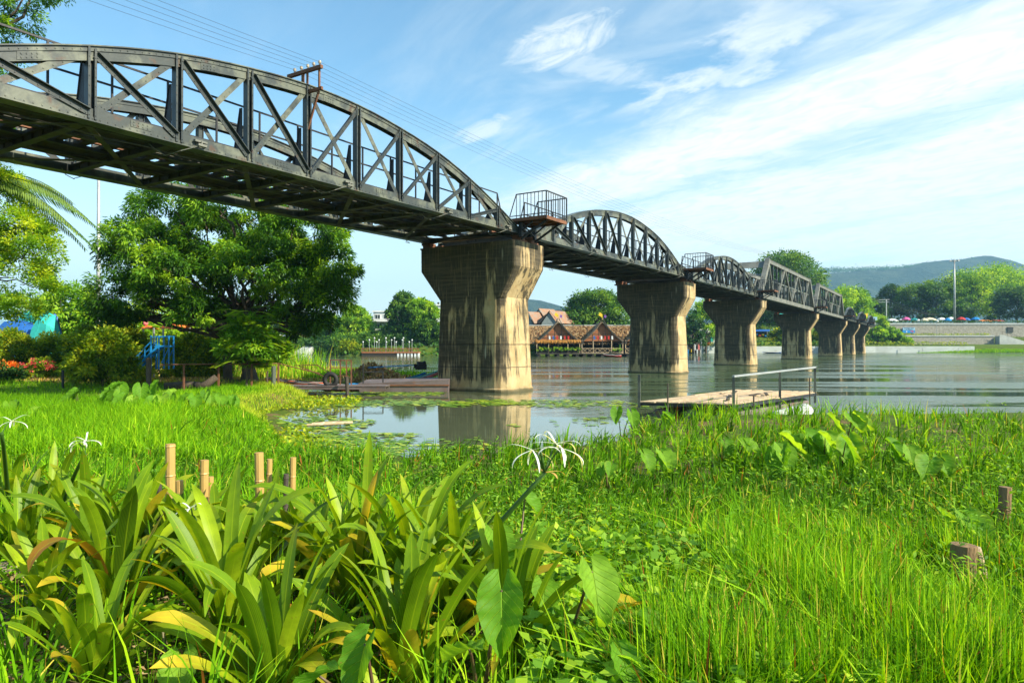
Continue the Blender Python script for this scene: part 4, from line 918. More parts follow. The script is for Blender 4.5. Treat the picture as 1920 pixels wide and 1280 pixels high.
boat('dark longtail boat with a black engine behind the pontoon', P(655, 712, 34.2)-Vector((0, 0, .22)), P(797, 694, 35.4)-Vector((0, 0, .12)), .45, WOODD, BLUEP)
boat('longtail boat with pale pink and teal gunwales nosing against the closest pier', P(836, 688, 34.6)-Vector((0, 0, .05)), P(690, 716, 33.6)-Vector((0, 0, .2)), .40, PINK, TEAL, motor=False)
m = MB(); m.tube([P(690, 689, 41), P(800, 683, 41)], .035, 6); m.build('blue_pole', BLUEP, label='long blue pole lying across the water plants', cat='pole')
# ---- pipe fence on the near bank
def fence():
    e = empty('pipe_fence', base_at(450, 27), label='low rusty pipe fence along the bank under the mango tree', cat='fence'); o0 = e.location; pts = []
    for px, Yd in ((345, 26.5), (410, 27), (472, 27.5), (522, 28)):
        b = base_at(px, Yd); pts.append(Vector((b.x, b.y, b.z+1.0))); m = MB(); m.beam(b-o0-Vector((0, 0, .2)), b-o0+Vector((0, 0, 1.02)), .06, .06); m.build('post', RUST, e)
    m = MB(); m.tube([base_at(300, 26)+Vector((0, 0, 1.0))-o0]+[p-o0 for p in pts]+[base_at(600, 28)-o0+Vector((0, 0, 1.1))], .022, 5); m.build('rail', RUST, e)
fence()
b = base_at(118, 27.5); m = MB(); m.beam((0, 0, -.1), (0, 0, .75), .07, .07); m.build('post', BLACK, loc=b, label='short black post between lawn and shrubs', cat='post')
stake(279, 671, 27.2, .10, BARK, 'short tree-bark post before the blue steps', hollow=False, name='wooden_post', n=8)
for px, Yd, lb, L in ((310, 27.0, 'fallen log on the bank beside the fence', 1.7), (368, 26.6, 'thick upright-leaning log against the pipe fence', .7)):
    b = base_at(px, Yd); m = MB(); m.tube([(0, 0, .12), (L*.5, .1, .2), (L, .2, .16 if L > 1 else .5)], [.16, .15, .12], 9); m.build('log', BARK, loc=b, smooth=True, label=lb, cat='log')
# ---- blue steps
def steps():
    b = base_at(300, 30.3); e = empty('blue_steps', b, .1, label='bright blue metal steps with handrails beside the hedge', cat='steps'); m = MB(); H = 1.02+.4
    T = lambda px, py: Vector(((px-300)/FP*30.3, 0, CZ+(HY-py)/FP*30.3-b.z))
    for dy in (0, .55):
        D = Vector((0, dy, 0))
        for px in (284, 298, 316): m.beam(T(px, 692)+D, T(px, 629)+D, .055, .055)
        m.beam(T(255, 690)+D, T(298, 648)+D, .05, .09); m.beam(T(252, 675)+D, T(284, 640)+D, .035, .04); m.beam(T(298, 649)+D, T(316, 649)+D, .05, .07); m.beam(T(303, 680)+D, T(316, 652)+D, .03, .03); m.beam(T(284, 632)+D, T(316, 630)+D, .035, .035)
        for px in (262, 273): m.beam(T(px, 684-(px-262))+D, T(px, 665-(px-262))+D, .03, .03)
    m.build('frame', BLUEP, e)
    for k in range(5):
        p = T(258+k*9, 686-k*9); m = MB(); m.box(p.x-.12, p.x+.12, 0, .55, p.z, p.z+.03); m.build('tread', BLUEP, e)
steps()
# ---- orange canopy with pink finials
def canopy():
    Yd = 40; b = base_at(310, Yd); e = empty('orange_canopy', b, label='orange scalloped canopy with pink ball finials above the hedge', cat='canopy'); z0 = P(310, 614, Yd).z-b.z; s = Yd/FP
    for (x0, x1, zt, fx) in ((-12, 38, .36, 8), (-50, -30, .12, -46)):
        m = MB(); n = 18; rows = [[], [], []]
        for i in range(n+1):
            f = i/n; x = (x0+(x1-x0)*f)*s; sag = .05*(i % 2)
            rows[0].append((x, 0, z0-.05-sag)); rows[1].append((x*.8+(x0+x1)*.1*s, .5, z0+zt*(.7+.3*math.sin(f*math.pi)))); rows[2].append((x, 1.1, z0-.05-sag))
        m.sheet(rows); m.build('cloth', ORANGE, e)
        m = MB(); m.ball((fx*s, .5, z0+zt+.16), .15, 12, 8, (1, 1, 1.15)); m.cyl((fx*s, .5, z0+zt-.1), .04, .15, 6); m.build('finial', PINK, e, smooth=True)
        for x in (x0, x1): m = MB(); m.beam((x*s, .5, -.1), (x*s, .5, z0), .08, .08); m.build('pole', GALV, e)
canopy()
# ---- tarpaulin tents
for px, top, wd, Yd, mt, lb in ((85, 583, 44, 43, TEAL, 'teal tarpaulin tent behind the garden hedge'), (30, 598, 90, 44, BLUET, 'dark blue tarpaulin sheet behind the hedge'), (98, 585, 20, 43.8, BLUET, 'small blue tarpaulin flap behind the teal tent'), (12, 578, 60, 45, BLUEL, 'pale blue tarpaulin roof above the dark blue sheet'), (50, 580, 40, 45, TEAL, 'turquoise tarpaulin between pale and dark blue sheets')):
    b = base_at(px, Yd); s = Yd/FP; zt = P(px, top, Yd).z-b.z; w_ = wd*s/2; m = MB(); m.sheet([[(-w_*1.15, -.9, .2), (-w_*.3, -.85, .35), (w_*.5, -.95, .3), (w_*1.2, -.8, .15)], [(-w_*.9, -.3, zt*.7), (-w_*.2, -.25, zt*.82), (w_*.4, -.35, zt*.76), (w_, -.25, zt*.7)], [(-w_*.6, .2, zt*.95), (0, .2, zt), (w_*.2, .2, zt*.97), (w_*.7, .2, zt*.92)], [(-w_, 1.2, .2), (-w_*.2, 1.2, .3), (w_*.5, 1.2, .3), (w_, 1.2, .1)]]); m.build('tarpaulin_tent', mt, loc=b, label=lb, cat='tent', group='tarpaulin tents behind the hedge')
# ---- lamp poles
b = base_at(184, 44); m = MB(); m.tube([(0, 0, -.3), (0, 0, 6), (0, 0, 15.2)], [.14, .12, .07], 10); e = m.build('light_pole', GALV, loc=b, smooth=True, label='tall slim galvanised light pole rising behind the bridge by the mango tree', cat='light pole')
m = MB(); m.cyl((0, 0, -.1), .22, .5, 10); m.cyl((0, 0, 2.2), .17, 1.1, 10); m.build('collar', GALV, e)
def mast():
    b = Vector(((1790-960)/FP*219, 219, 9.2)); zt = P(1790, 487, 219).z-b.z; e = empty('light_mast', b, label='tall grey floodlight mast on the terrace before the trees', cat='light mast')
    m = MB(); m.tube([(0, 0, 0), (0, 0, zt*.5), (0, 0, zt)], [.36, .28, .16], 12); m.build('pole', GALV, e, smooth=True)
    m = MB(); m.tube([(1.0*math.cos(a), 1.0*math.sin(a), zt-.4) for a in [i*math.pi/6 for i in range(13)]], .08, 5); m.tube([(-1, 0, zt-.4), (1, 0, zt-.4)], .07, 5); m.tube([(0, -1, zt-.4), (0, 1, zt-.4)], .07, 5); m.cyl((0, 0, zt*.255), .45, .12, 10); m.build('lamp_ring', GALV, e)
    for i in range(6):
        a = i*math.pi/3; m = MB(); x, y = 1.25*math.cos(a), 1.25*math.sin(a); m.hexa([(x-.3, y-.2, zt-.5), (x+.3, y-.2, zt-.5), (x+.3, y+.2, zt-.35), (x-.3, y+.2, zt-.35), (x-.3, y-.2, zt-.2), (x+.3, y-.2, zt-.2), (x+.3, y+.2, zt-.05), (x-.3, y+.2, zt-.05)]); m.build('floodlight', GALV, e)
mast()
b = Vector(((1662-960)/FP*232, 232, 9)); zt = P(1662, 562, 232).z-9; m = MB(); m.beam((0, 0, 0), (0, 0, zt), .3, .3); e = m.build('power_pole', GALV, loc=b, label='concrete power pole with cross-arms before the dark trees', cat='power pole')
m = MB(); m.beam((-2.6, 0, zt), (1.1, 0, zt+.1), .14, .16); m.beam((-2.6, 0, zt-.8), (1.0, 0, zt-.7), .12, .14); m.build('cross_arm', GALV, e)
for k, (x0, z0) in enumerate(((-2.5, .1), (-1, .1), (1, .1), (-2.4, -.7))):
    m = MB(); a = b+Vector((x0, 0, zt+z0)); c_ = a+Vector((-26, 6, 2)); m.tube([a.lerp(c_, f)-Vector((0, 0, 5*f*(1-f))) for f in [i/10 for i in range(11)]], .035, 4)
    c_ = a+Vector((22, 6, -5)); m.tube([a.lerp(c_, f)-Vector((0, 0, 4*f*(1-f))) for f in [i/10 for i in range(11)]], .035, 4); m.build('power_line', WM, label=('upper power line at the outer end of the cross-arm', 'upper power line next to the outer one', 'upper power line on the short arm side', 'lower power line below the cross-arm')[k], cat='wire', group='power lines by the dark trees')
# ---- river wall and terraces
RIVW = basic('stained river wall', (.46, .50, .49), (.36, .40, .38), .25, .85, c3=(.26, .27, .22), stretch=(1, 1, 3))
def wall(name, label, pts, z0, z1, th, mat, cap=None, cat='wall', joints=None):
    pts = [Vector((x, y, 0)) for x, y in pts]; e = empty(name, pts[0], label=label, cat=cat); o0 = pts[0]; m = MB(); mc = MB()
    for a, b_ in zip(pts, pts[1:]):
        d = (b_-a).normalized(); nn = Vector((-d.y, d.x, 0))*th
        a_, b2 = a-o0, b_-o0; m.hexa([a_+Vector((0, 0, z0)), b2+Vector((0, 0, z0)), b2+nn+Vector((0, 0, z0)), a_+nn+Vector((0, 0, z0)), a_+Vector((0, 0, z1)), b2+Vector((0, 0, z1)), b2+nn+Vector((0, 0, z1)), a_+nn+Vector((0, 0, z1))])
        if cap:
            f = -nn*.35; mc.hexa([p+Vector((0, 0, z)) for z in (z1+.002, z1+cap) for p in (a_+f, b2+f, b2+nn*1.1, a_+nn*1.1)])
    m.build('wall_body', mat, e)
    if cap: mc.build('coping', CAPST, e)
    if joints:
        for (x, y, z) in joints: mj = MB(); mj.beam(Vector((x, y, z-.4))-o0, Vector((x, y, z+.5))-o0, .14, .10); mj.build('fender_post', GALV, e)
    return e
wall('river_wall', 'long low white concrete wall along the waterline', [(48, 184.6), (67, 189.4), (104, 195.4), (133, 196.3)], -1, 1.85, .35, RIVW, joints=[(x, 195.1+(x-104)*.02, .8) for x in (111, 117.5, 128)])
wall('terrace_wall', 'lower stone retaining wall of the riverside terraces', [(111, 207.6), (146.6, 207.6)], 2.0, 4.75, .5, STONE, .42)
wall('terrace_wall', 'upper rubble-stone retaining wall below the market umbrellas', [(108, 216), (225, 216)], 4.6, 8.6, .5, STONE, .55)
wall('terrace_wall', 'stone wall section beyond the stairway at the edge', [(156.6, 207.2), (225, 207.2)], 2.0, 4.6, .5, STONE, .40)
def stairway():
    e = empty('stairway', (147, 206.6, 2.3), label='concrete stairway with handrail cutting through the terraces', cat='stairs'); m = MB()
    for i in range(14): m.box(i*.62, (i+1)*.62, -.6, 1.3, 0, 2.6-i*.18)
    m.build('steps', CAPST, e); m = MB(); m.prism([(0, -.62, 0), (0, -.62, 3.0), (1.0, -.62, 3.0), (9.6, -.62, .45), (9.6, -.62, 0)], (0, -.2, 0)); m.build('side_wall', CAPST, e)
    m = MB(); m.tube([(.2, -.7, 4.0), (1, -.7, 4.0), (9.4, -.7, 1.4)], .05, 5)
    for i in range(7): f = i/6; m.tube([(1+8.4*f, -.7, 2.9-2.5*f), (1+8.4*f, -.7, 4-2.6*f)], .04, 4)
    m.build('handrail', BLACK, e)
stairway()
def gate():
    c_ = P(1894, 618, 215.9); m = MB(); m.box(-.95, .95, -.06, .06, -.85, .85); e = m.build('metal_gate', BLACK, loc=(c_.x, 215.85, c_.z), label='dark barred opening in the upper stone wall', cat='gate'); m = MB()
    for i in range(7): m.box(-.9, .9, -.10, -.062, -.75+i*.24, -.69+i*.24)
    m.build('bars', STEEL, e)
gate()
def text(body, size, loc, mat, parent, name='lettering', rz=0):
    c = bpy.data.curves.new(name, 'FONT'); c.body = body; c.size = size; c.align_x = 'CENTER'; c.align_y = 'CENTER'; c.extrude = .01; t_ = bpy.data.objects.new('tmp', c); me = bpy.data.meshes.new_from_object(t_); bpy.data.objects.remove(t_); me.materials.clear()
    o = link(name, me, mat, parent); o.location = loc; o.rotation_euler = (math.pi/2, 0, rz); return o
c_ = P(1704, 619, 215.7); m = MB(); m.box(-1.95, 1.95, -.05, .05, -.85, .85); sg = m.build('toilet_sign', BLUEP, loc=(c_.x, 215.7, c_.z), label='blue and pale signboard reading TOILET on the stone wall', cat='sign')
m = MB(); m.box(-1.9, 1.9, -.08, -.052, .05, .80); m.build('pale_band', BLUEL, sg); NAVY = paint('navy letters', (.01, .03, .12), .6)
text('TOILET', .95, (0, -.10, .42), NAVY, sg); m = MB(); m.box(-.85, -.55, -.08, -.052, -.62, -.22); m.build('pictogram', WHITE, sg); m = MB(); m.prism([(.4, -.08, -.25), (1.2, -.08, -.15), (1.2, -.08, -.1), (1.6, -.08, -.42), (1.2, -.08, -.7), (1.2, -.08, -.5), (.4, -.08, -.4)], (0, .028, 0)); m.build('arrow', RED, sg)
m = MB(); m.tube([(0, 0, 0), (0, 0, 6.8)], .06, 6); lp = m.build('lamp_post', GALV, loc=((1756-960)/FP*204, 204, 2.4), label='thin lamp post with a white head before the terraces', cat='lamp post'); m = MB(); m.ball((.25, 0, 6.9), .38, 8, 5); m.build('lamp_head', WHITE, lp)
m = MB(); m.tube([(0, 0, 0), (0, 0, 4.6)], .1, 6); lp = m.build('lamp_post', BLACK, loc=((1636-960)/FP*199, 199, 2.4), label='dark post on the grassy slope by the last pier', cat='lamp post'); m = MB(); m.box(-.4, .3, -.1, .1, 4.6, 4.75); m.build('lamp_head', BLACK, lp)
# market umbrellas
UC = {'white': WHITE, 'pink': paint('pink cloth', (.75, .12, .35)), 'cream': paint('cream cloth', (.75, .66, .45)), 'blue': BLUEP, 'red': RED, 'navy': BLUET, 'teal': TEAL, 'orange': ORANGE}
for i, (px, py, wp, col, lb) in enumerate([(1672, 603, 24, 'white', 'large white market umbrella beside the topiary'), (1664, 606, 12, 'teal', 'small green stall umbrella beside the topiary'), (1689, 603, 12, 'white', 'small white umbrella touching the pink one'), (1699, 600, 15, 'pink', 'bright pink market umbrella'), (1714, 602, 16, 'teal', 'pale teal umbrella next to the pink one'), (1733, 602, 14, 'cream', 'small cream umbrella left of the wide one'),
        (1743, 601, 24, 'cream', 'wide cream market umbrella'), (1765, 601, 18, 'white', 'white umbrella between cream and blue ones'), (1777, 602, 14, 'blue', 'half-hidden blue umbrella by the light mast'), (1783, 600, 16, 'white', 'white umbrella directly before the light mast'), (1802, 600, 16, 'red', 'red umbrella just beyond the light mast'), (1812, 601, 14, 'navy', 'dark navy umbrella beyond the red one'), (1829, 600, 16, 'blue', 'sky blue umbrella beside the orange awning'), (1722, 604, 10, 'white', 'tiny white umbrella behind the teal one')]):
    Yd = 222+(i*37 % 5); b = Vector(((px-960)/FP*Yd, Yd, 9.2)); zt = P(px, py-6, Yd).z-9.2; r_ = wp/2*Yd/FP; e = empty('market_umbrella', b, label=lb, cat='umbrella', group='market umbrellas on the promenade')
    m = MB(); n = 8; base_ = [(r_*math.cos(2*math.pi*k/n), r_*math.sin(2*math.pi*k/n), zt-.75) for k in range(n)]; mid = [(x*.55, y*.55, zt-.25) for x, y, z in base_]; m.loft([[(x, y, z-.25) for x, y, z in base_], base_, mid, [(x*.03, y*.03, zt) for x, y, z in base_]], cap=False); m.build('canopy', UC[col], e)
    m = MB(); m.tube([(0, 0, 0), (0, 0, zt)], .05, 5); m.build('pole', GALV, e)
for px, wd, mt, lb in ((1848, 20, ORANGE, 'low orange awning on the promenade'), (1873, 16, RED, 'red awning at the end of the market'), (1680, 30, DARK, 'dark stall table under the white umbrellas')):
    Yd = 224; c_ = P(px, 598, Yd); w_ = wd*Yd/FP/2; zt = c_.z-9.2; m = MB(); m.hexa([(-w_, -1, zt-.8), (w_, -1, zt-.8), (w_, 1.5, zt-.3), (-w_, 1.5, zt-.3), (-w_, -1, zt-.7), (w_, -1, zt-.7), (w_, 1.5, zt-.2), (-w_, 1.5, zt-.2)]); e = m.build('awning', mt, loc=(c_.x, Yd, 9.2), label=lb, cat='awning', group='stall awnings')
    for x in (-w_*.9, w_*.9): m = MB(); m.beam((x, -.9, 0), (x, -.9, zt-.78), .08, .08); m.build('post', GALV, e)
# ---- stalls and bits seen beneath the angular trusses
for k, (px, py, wd, hh, Yd, mt, lb) in enumerate([(1322, 628, 50, 26, 188, CAPST, 'pale flat-roofed shed between second and third piers'), (1436, 628, 44, 22, 205, DARK, 'dark stall front with blue banners behind the fourth pier'), (1440, 598, 60, 30, 236, DARK, 'market stall full of goods seen through the trusses'), (1348, 602, 30, 30, 220, WHITE, 'white stall roof glimpsed behind the third pier'), (1300, 634, 26, 20, 178, WOODD, 'small wooden hut with flags on the bank')]):
    c_ = P(px, py, Yd); s = Yd/FP; w_ = wd*s/2; z0 = gz(c_.x, Yd); h = max(c_.z+hh*.5*s-z0, 2.0); e = empty('market_stall', (c_.x, Yd, z0), label=lb, cat='stall', group='stalls on the far bank')
    m = MB(); m.box(-w_, w_, .02, 2.5, 0, h*.62); m.build('wall', mt, e); m = MB(); m.hexa([(-w_*1.1, -1.2, h*.72), (w_*1.1, -1.2, h*.72), (w_*1.1, 3, h*.95), (-w_*1.1, 3, h*.95), (-w_*1.1, -1.2, h*.74), (w_*1.1, -1.2, h*.74), (w_*1.1, 3, h), (-w_*1.1, 3, h)]); m.build('roof', (CAPST, BLUET, TEAL, WHITE, WOODD)[k], e)
    for x in (-w_, 0, w_): m = MB(); m.beam((x, -1.1, 0), (x, -1.1, h*.72), .12, .12); m.build('post', GALV, e)
    rnd = random.Random(k)
    for q in range(7):
        mt2 = rnd.choice([RED, BLUEP, WHITE, YEL, TEAL, PINK]); x = -w_*.9+w_*1.8*q/7; m = MB(); z = rnd.uniform(.2, h*.4); m.box(x, x+w_*.18, -.5, -.2, z, z+rnd.uniform(.4, h*.25)); m.build('goods', mt2, e)
# ---- white pontoon with railings
def whitedock():
    c_ = P(1236, 661, 166); e = empty('floating_dock', (c_.x, 166, 0), label='white floating dock with arched railings between the piers', cat='dock'); s = 166/FP; w_ = 30*s
    m = MB(); m.box(-w_, w_, 0, 3, -.2, .55); m.build('float_deck', BLUET, e); m = MB(); m.box(-w_, w_, -.02, 3, .552, 1.15); m.build('side_panel', WHITE, e)
    for i in range(5):
        x0 = -w_+i*w_*.4; m = MB(); m.tube([(x0+w_*.4*f, 0, 1.15+(.9+.5*math.sin(f*math.pi)) if i < 4 else 2.0) for f in [j/6 for j in range(7)]], .06, 5)
        for f in (0, .33, .66): m.tube([(x0+w_*.4*f, 0, 1.15), (x0+w_*.4*f, 0, 2.1)], .05, 4)
        m.build('railing', WHITE, e)
    m = MB(); m.beam((w_*.42, .2, 1), (w_*.42, .2, 3.4), .4, .4); m.build('post', WHITE, e)
whitedock()
q = P(1448, 656, 181); boat('small flat boat moored at the white river wall', Vector((q.x-2.5, 181, .35)), Vector((q.x+2.5, 181.5, .35)), .9, BLUET, GALV, motor=False)
# ---- floating restaurants
PLANT = L_FARB
def restaurant(px, wpx, label, fringe, seed, hide=False):
    Yd = 128; s = Yd/FP; c_ = P(px, 668, Yd); e = empty('floating_restaurant', (c_.x, Yd, 0), label=label, cat='floating restaurant', group='thatched floating restaurants'); w_ = wpx*s/2; zE, zA = 3.0, 6.6; rnd = random.Random(seed)
    m = MB(); m.box(-w_, w_, .2, 9, .45, .62); m.build('deck', WOODD, e)
    for k in range(5): x = -w_*.85+w_*1.7*k/4; m = MB(); m.tube([(x, .3, .1), (x, 8.5, .1)], .32, 8); m.build('float_drum', DARK, e)
    m = MB(); m.box(-w_*.98, w_*.98, 5.5, 5.6, .62, zE); m.build('back_wall', DARK, e)
    m = MB(); m.prism([(-w_*.9, .9, zE-.1), (w_*.9, .9, zE-.1), (0, .9, zA-.35)], (0, .08, 0)); m.build('gable_wall', WOVEN, e)
    m = MB()
    for x in (-.45, -.15, .15, .45): m.box(x*w_-.04, x*w_+.04, .86, .898, zE, zE+(zA-zE)*(1-abs(x)*1.1)-.35)
    for z in (zE+.5, zE+1.2): m.box(-w_*.9*(1-(z-zE)/(zA-zE)), w_*.9*(1-(z-zE)/(zA-zE)), .85, .895, z, z+.07)
    m.build('gable_batten', WOODD, e)
    for sgn in (-1, 1):          # curved roof slope running back from the gable
        m = MB(); prof = [(1.12, zE-.45), (.9, zE+.0), (.6, zE+1.05), (.3, zE+2.25), (.1, zA-.35), (0, zA)]
        top = [[(sgn*w_*a, y, z+rnd.uniform(-.04, .04)) for a, z in prof] for y in (.3, 1.5, 3, 4.5, 6, 9)]; bot = [[(x, y, z-.22) for x, y, z in r] for r in top]
        m.sheet(top); m.sheet(bot); m.sheet([top[0], bot[0]]); m.sheet([[r[0] for r in top], [r[0] for r in bot]]); m.build('gable_roof', THATCH, e)
        m = MB(); bp = [(1.16, zE-.55), (.9, zE-.05), (.6, zE+1.02), (.3, zE+2.25), (.12, zA-.25), (.02, zA+.55)]
        for (a, z), (a2, z2) in zip(bp, bp[1:]): m.beam((sgn*w_*a, .24, z), (sgn*w_*a2, .24, z2), .08, .26, (0, 1, 0)) if False else m.prism([(sgn*w_*a, .2, z-.1), (sgn*w_*a2, .2, z2-.12), (sgn*w_*a2, .2, z2+.16), (sgn*w_*a, .2, z+.16)], (0, .07, 0))
        m.build('barge_board', WOODD, e)
    # main thatch ridge parallel with the river
    m = MB(); ww = w_*1.32; yr = 6.2; rnd = random.Random(seed+9); rows = []
    for (y, z) in ((1.6, zE-.35), (2.6, zE+.55), (3.7, zE+1.4), (4.9, zE+2.2), (yr, 5.95), (8, zE+1.8), (10, zE)): rows.append([(-ww+2*ww*k/20, y, z+rnd.uniform(-.1, .1)) for k in range(21)])
    m.sheet(rows); m.build('thatch_roof', THATCH, e)
    m = MB(); m.tube([(-ww, yr, 6.02), (ww, yr, 6.02)], .12, 6); m.build('ridge_cap', CAPST, e)
    rs = np.random.RandomState(seed); n = 1500; C = np.stack([rs.uniform(-ww, ww, n), rs.uniform(1.5, yr, n), np.zeros(n)], -1); C[:, 2] = np.interp(C[:, 1], [1.6, 2.6, 3.7, 4.9, yr], [zE-.35, zE+.55, zE+1.4, zE+2.2, 5.95])+.06
    V, F = cards(C, np.tile([0, -.75, -.6], (n, 1))+rs.normal(0, .25, (n, 3)), np.tile([0, -.6, .8], (n, 1)), .7, .3, .1); npmesh('thatch_bundles', V, F, L_DRY, e, tint=np.repeat(rs.uniform(0, 1, n), 4))
    if fringe:
        n = 900; C = np.stack([rs.uniform(-w_, w_, n), rs.uniform(.1, .8, n), rs.uniform(zE-.05, zE+.25, n)], -1); V, F = cards(C, np.tile([0, -.25, -1.0], (n, 1))+rs.normal(0, .15, (n, 3)), np.tile([0, -1, .2], (n, 1)), .55, .16); npmesh('straw_fringe', V, F, STRAW, e)
    for x in (-1, -.45, 0, .45, 1): m = MB(); m.beam((x*w_*.96, .35, .6), (x*w_*.96, .35, zE+.1), .14, .14); m.build('post', WOODP if x else WOODD, e)
    m = MB()
    if fringe:
        for k in range(34): x = -w_*.95+w_*1.9*k/33; m.beam((x, .25, .62), (x, .25, 1.35), .05, .05)
        m.beam((-w_*.95, .25, 1.35), (w_*.95, .25, 1.35), .07, .07); m.beam((-w_*.95, .25, .72), (w_*.95, .25, .72), .07, .07)
    else:
        for z in (.72, 1.55): m.beam((-w_*.95, .25, z), (w_*.95, .25, z), .09, .09)
        for k in range(8):
            x = -w_*.95+w_*1.9*k/8; x2 = x+w_*1.9/8; m.beam((x, .25, .72), (x2, .25, 1.55), .06, .06); m.beam((x, .25, 1.55), (x2, .25, .72), .06, .06)
    m.build('railing', WOODP if not fringe else WOODD, e)
    for k in range(14 if fringe else 3):
        x = -w_*.88+w_*1.76*k/13 if fringe else w_*(.55+.15*k); foliage('railing_plant', e, [(x, .15, 1.35, .28, .25, .38)], 5, 12, .2, .22, .12, PLANT, seed*50+k)
    for k in range(6):      # strings of small flags across the gable
        x = -w_*.42+w_*.84*k/5; m = MB(); z = zE+.75; m.hexa([(x, .1, z-.5), (x+.3, .1, z-.55), (x+.3, .13, z-.55), (x, .13, z-.5), (x-.02, .1, z+.15), (x+.28, .1, z+.1), (x+.28, .13, z+.1), (x-.02, .13, z+.15)]); m.build('small_flag', (RED, WHITE, BLUET, RED, WHITE, RED)[(k+seed) % 6], e)
    m = MB(); m.beam((0, .2, zA+.3), (0, .2, zA+1.3), .05, .05); m.prism([(0.03, .2, zA+1.3), (-.5, .2, zA+1.75), (-.75, .2, zA+1.2), (-.1, .2, zA+.75)], (0, .03, 0)); m.build('yellow_flag', YEL, e)
    m = MB(); m.beam((.05, .2, zA+.3), (.45, .2, zA+1.3), .04, .04); m.prism([(.45, .2, zA+1.3), (.75, .2, zA+1.1), (.6, .2, zA+.6), (.3, .2, zA+.85)], (0, .03, 0)); m.build('violet_flag', PURP, e)
restaurant(1047, 84, 'floating restaurant with a golden straw fringe under its gable and a plant-lined railing', True, 1)
restaurant(1130, 80, 'floating restaurant with an open veranda and crossed wooden railing', False, 2)
restaurant(1212, 80, 'floating restaurant mostly hidden behind the second pier', False, 3)
q = P(1150, 667, 124); boat('small red rowing boat beside the floating restaurant', Vector((q.x-1.6, 125.5, .5)), Vector((q.x+1.6, 125, .35)), .5, RED, WHITE, motor=False, name='rowing_boat')
# peaked roofs and long hall behind the restaurants
for px, top, wd, lb in ((990, 585, 22, 'small peaked hut roof, half behind the closest pier'), (1010, 579, 32, 'tallest of the peaked rusty roofs'), (1030, 583, 36, 'peaked rusty roof nearest the dark hall')):
    Yd = 140 if px != 1010 else 143; s = Yd/FP; b = Vector(((px-960)/FP*Yd, Yd, 3.0)); zt = P(px, top, Yd).z-3; zb = P(px, 606, Yd).z-3; w_ = wd*s/2; e = empty('peaked_hut', b, label=lb, cat='hut', group='peaked huts behind the restaurants')
    m = MB(); m.box(-w_*.8, w_*.8, .1, 4, 0, zb); m.prism([(-w_*.8, .1, zb+.01), (w_*.8, .1, zb+.01), (0, .1, zt-.2)], (0, 3.9, 0)); m.build('wall', paint('grey boards', (.2, .24, .24), .8), e)
    for sg_ in (-1, 1): m = MB(); m.prism([(sg_*w_*1.05, -.3, zb-.1), (0, -.3, zt), (0, -.3, zt+.12), (sg_*w_*1.12, -.3, zb)], (3.5 if sg_ > 0 else .3, 4.5, 0)); m.build('roof', CORR if sg_ > 0 else DARK, e)
b = Vector(((1070-960)/FP*150, 150, 3)); e = empty('long_hall', b, label='long hall with a dark slate roof behind the peaked huts', cat='building'); s = 150/FP
m = MB(); m.box(-50*s, 60*s, 0, 8, 0, 4.2); m.build('wall', WOODD, e); m = MB(); m.hexa([(-52*s, -.6, 3.6), (62*s, -.6, 3.6), (62*s, 8, 7.9), (-52*s, 8, 6.6), (-52*s, -.6, 3.8), (62*s, -.6, 3.8), (62*s, 8, 8.3), (-52*s, 8, 6.9)]); m.build('roof', paint('dark slate', (.055, .06, .075), .7), e)
# ---- white buildings on the far bank
def building(label, px0, px1, top, bot, Yd, dep, mat, rows, cols, balcony=True, seed=0, name='white_building', roofc=None):
    s = Yd/FP; x0 = (px0-960)*s; w_ = (px1-px0)*s; z0 = CZ+(HY-bot)*s; H = (bot-top)*s; e = empty(name, (x0, Yd, z0), label=label, cat='building'); m = MB(); m.box(0, w_, 0, dep, -4, H); m.build('wall', mat, e)
    m = MB(); m.box(-.2, w_+.2, -.25, dep+.2, H+.003, H+.35); m.build('roof', roofc or mat, e)
    for r_ in range(rows):
        zz_ = H*(rows-r_-1)/rows+H*.22/rows*1.4; hh = H/rows*.42
        for c_ in range(cols):
            xx = w_*(c_+.5)/cols; ww = w_/cols*.28; m = MB(); m.box(xx-ww, xx+ww, -.06, -.004, zz_, zz_+hh); f = m.build('window', GLASS, e)
            m = MB(); m.box(xx-ww-.08, xx-ww, -.10, -.004, zz_-.06, zz_+hh+.08); m.box(xx+ww, xx+ww+.08, -.10, -.004, zz_-.06, zz_+hh+.08); m.box(xx-.03, xx+.03, -.1, -.062, zz_, zz_+hh); m.box(xx-ww, xx+ww, -.10, -.004, zz_+hh, zz_+hh+.08); m.build('frame', mat, f)
        if balcony and r_ < rows-1: m = MB(); m.box(-.1, w_+.1, -1.3, -.01, zz_-H/rows*.30, zz_-H/rows*.24); m.box(-.1, w_+.1, -1.3, -1.2, zz_-H/rows*.24, zz_-.02); m.build('balcony', mat, e)
    return e
BW1 = building('three-storey white building with dark windows between the round trees', 700, 748, 585, 640, 160, 9, WHITE, 3, 3, seed=1)
BW2 = building('plain white block with a rooftop balustrade beside the closest pier', 806, 850, 573, 625, 165, 10, WHITE, 2, 2, False, name='white_block')
m = MB()
for i in range(5): m.ball((.8+i*1.2, .3, (52*165/FP)+.6), .28, 6, 4); 
m.build('urn', DARK, BW2)
building('low white pavilion with columns under the white building', 696, 790, 630, 646, 156, 5, CAPST, 1, 7, False, name='pavilion')
building('low brown-roofed house beside the closest pier', 808, 850, 610, 640, 156, 5, WOVEN, 1, 2, False, name='brown_house', roofc=CORR)
building('long low restaurant terrace with white posts across the water', 560, 660, 628, 646, 168, 5, WOVEN, 1, 9, False, name='terrace_house', roofc=CAPST)
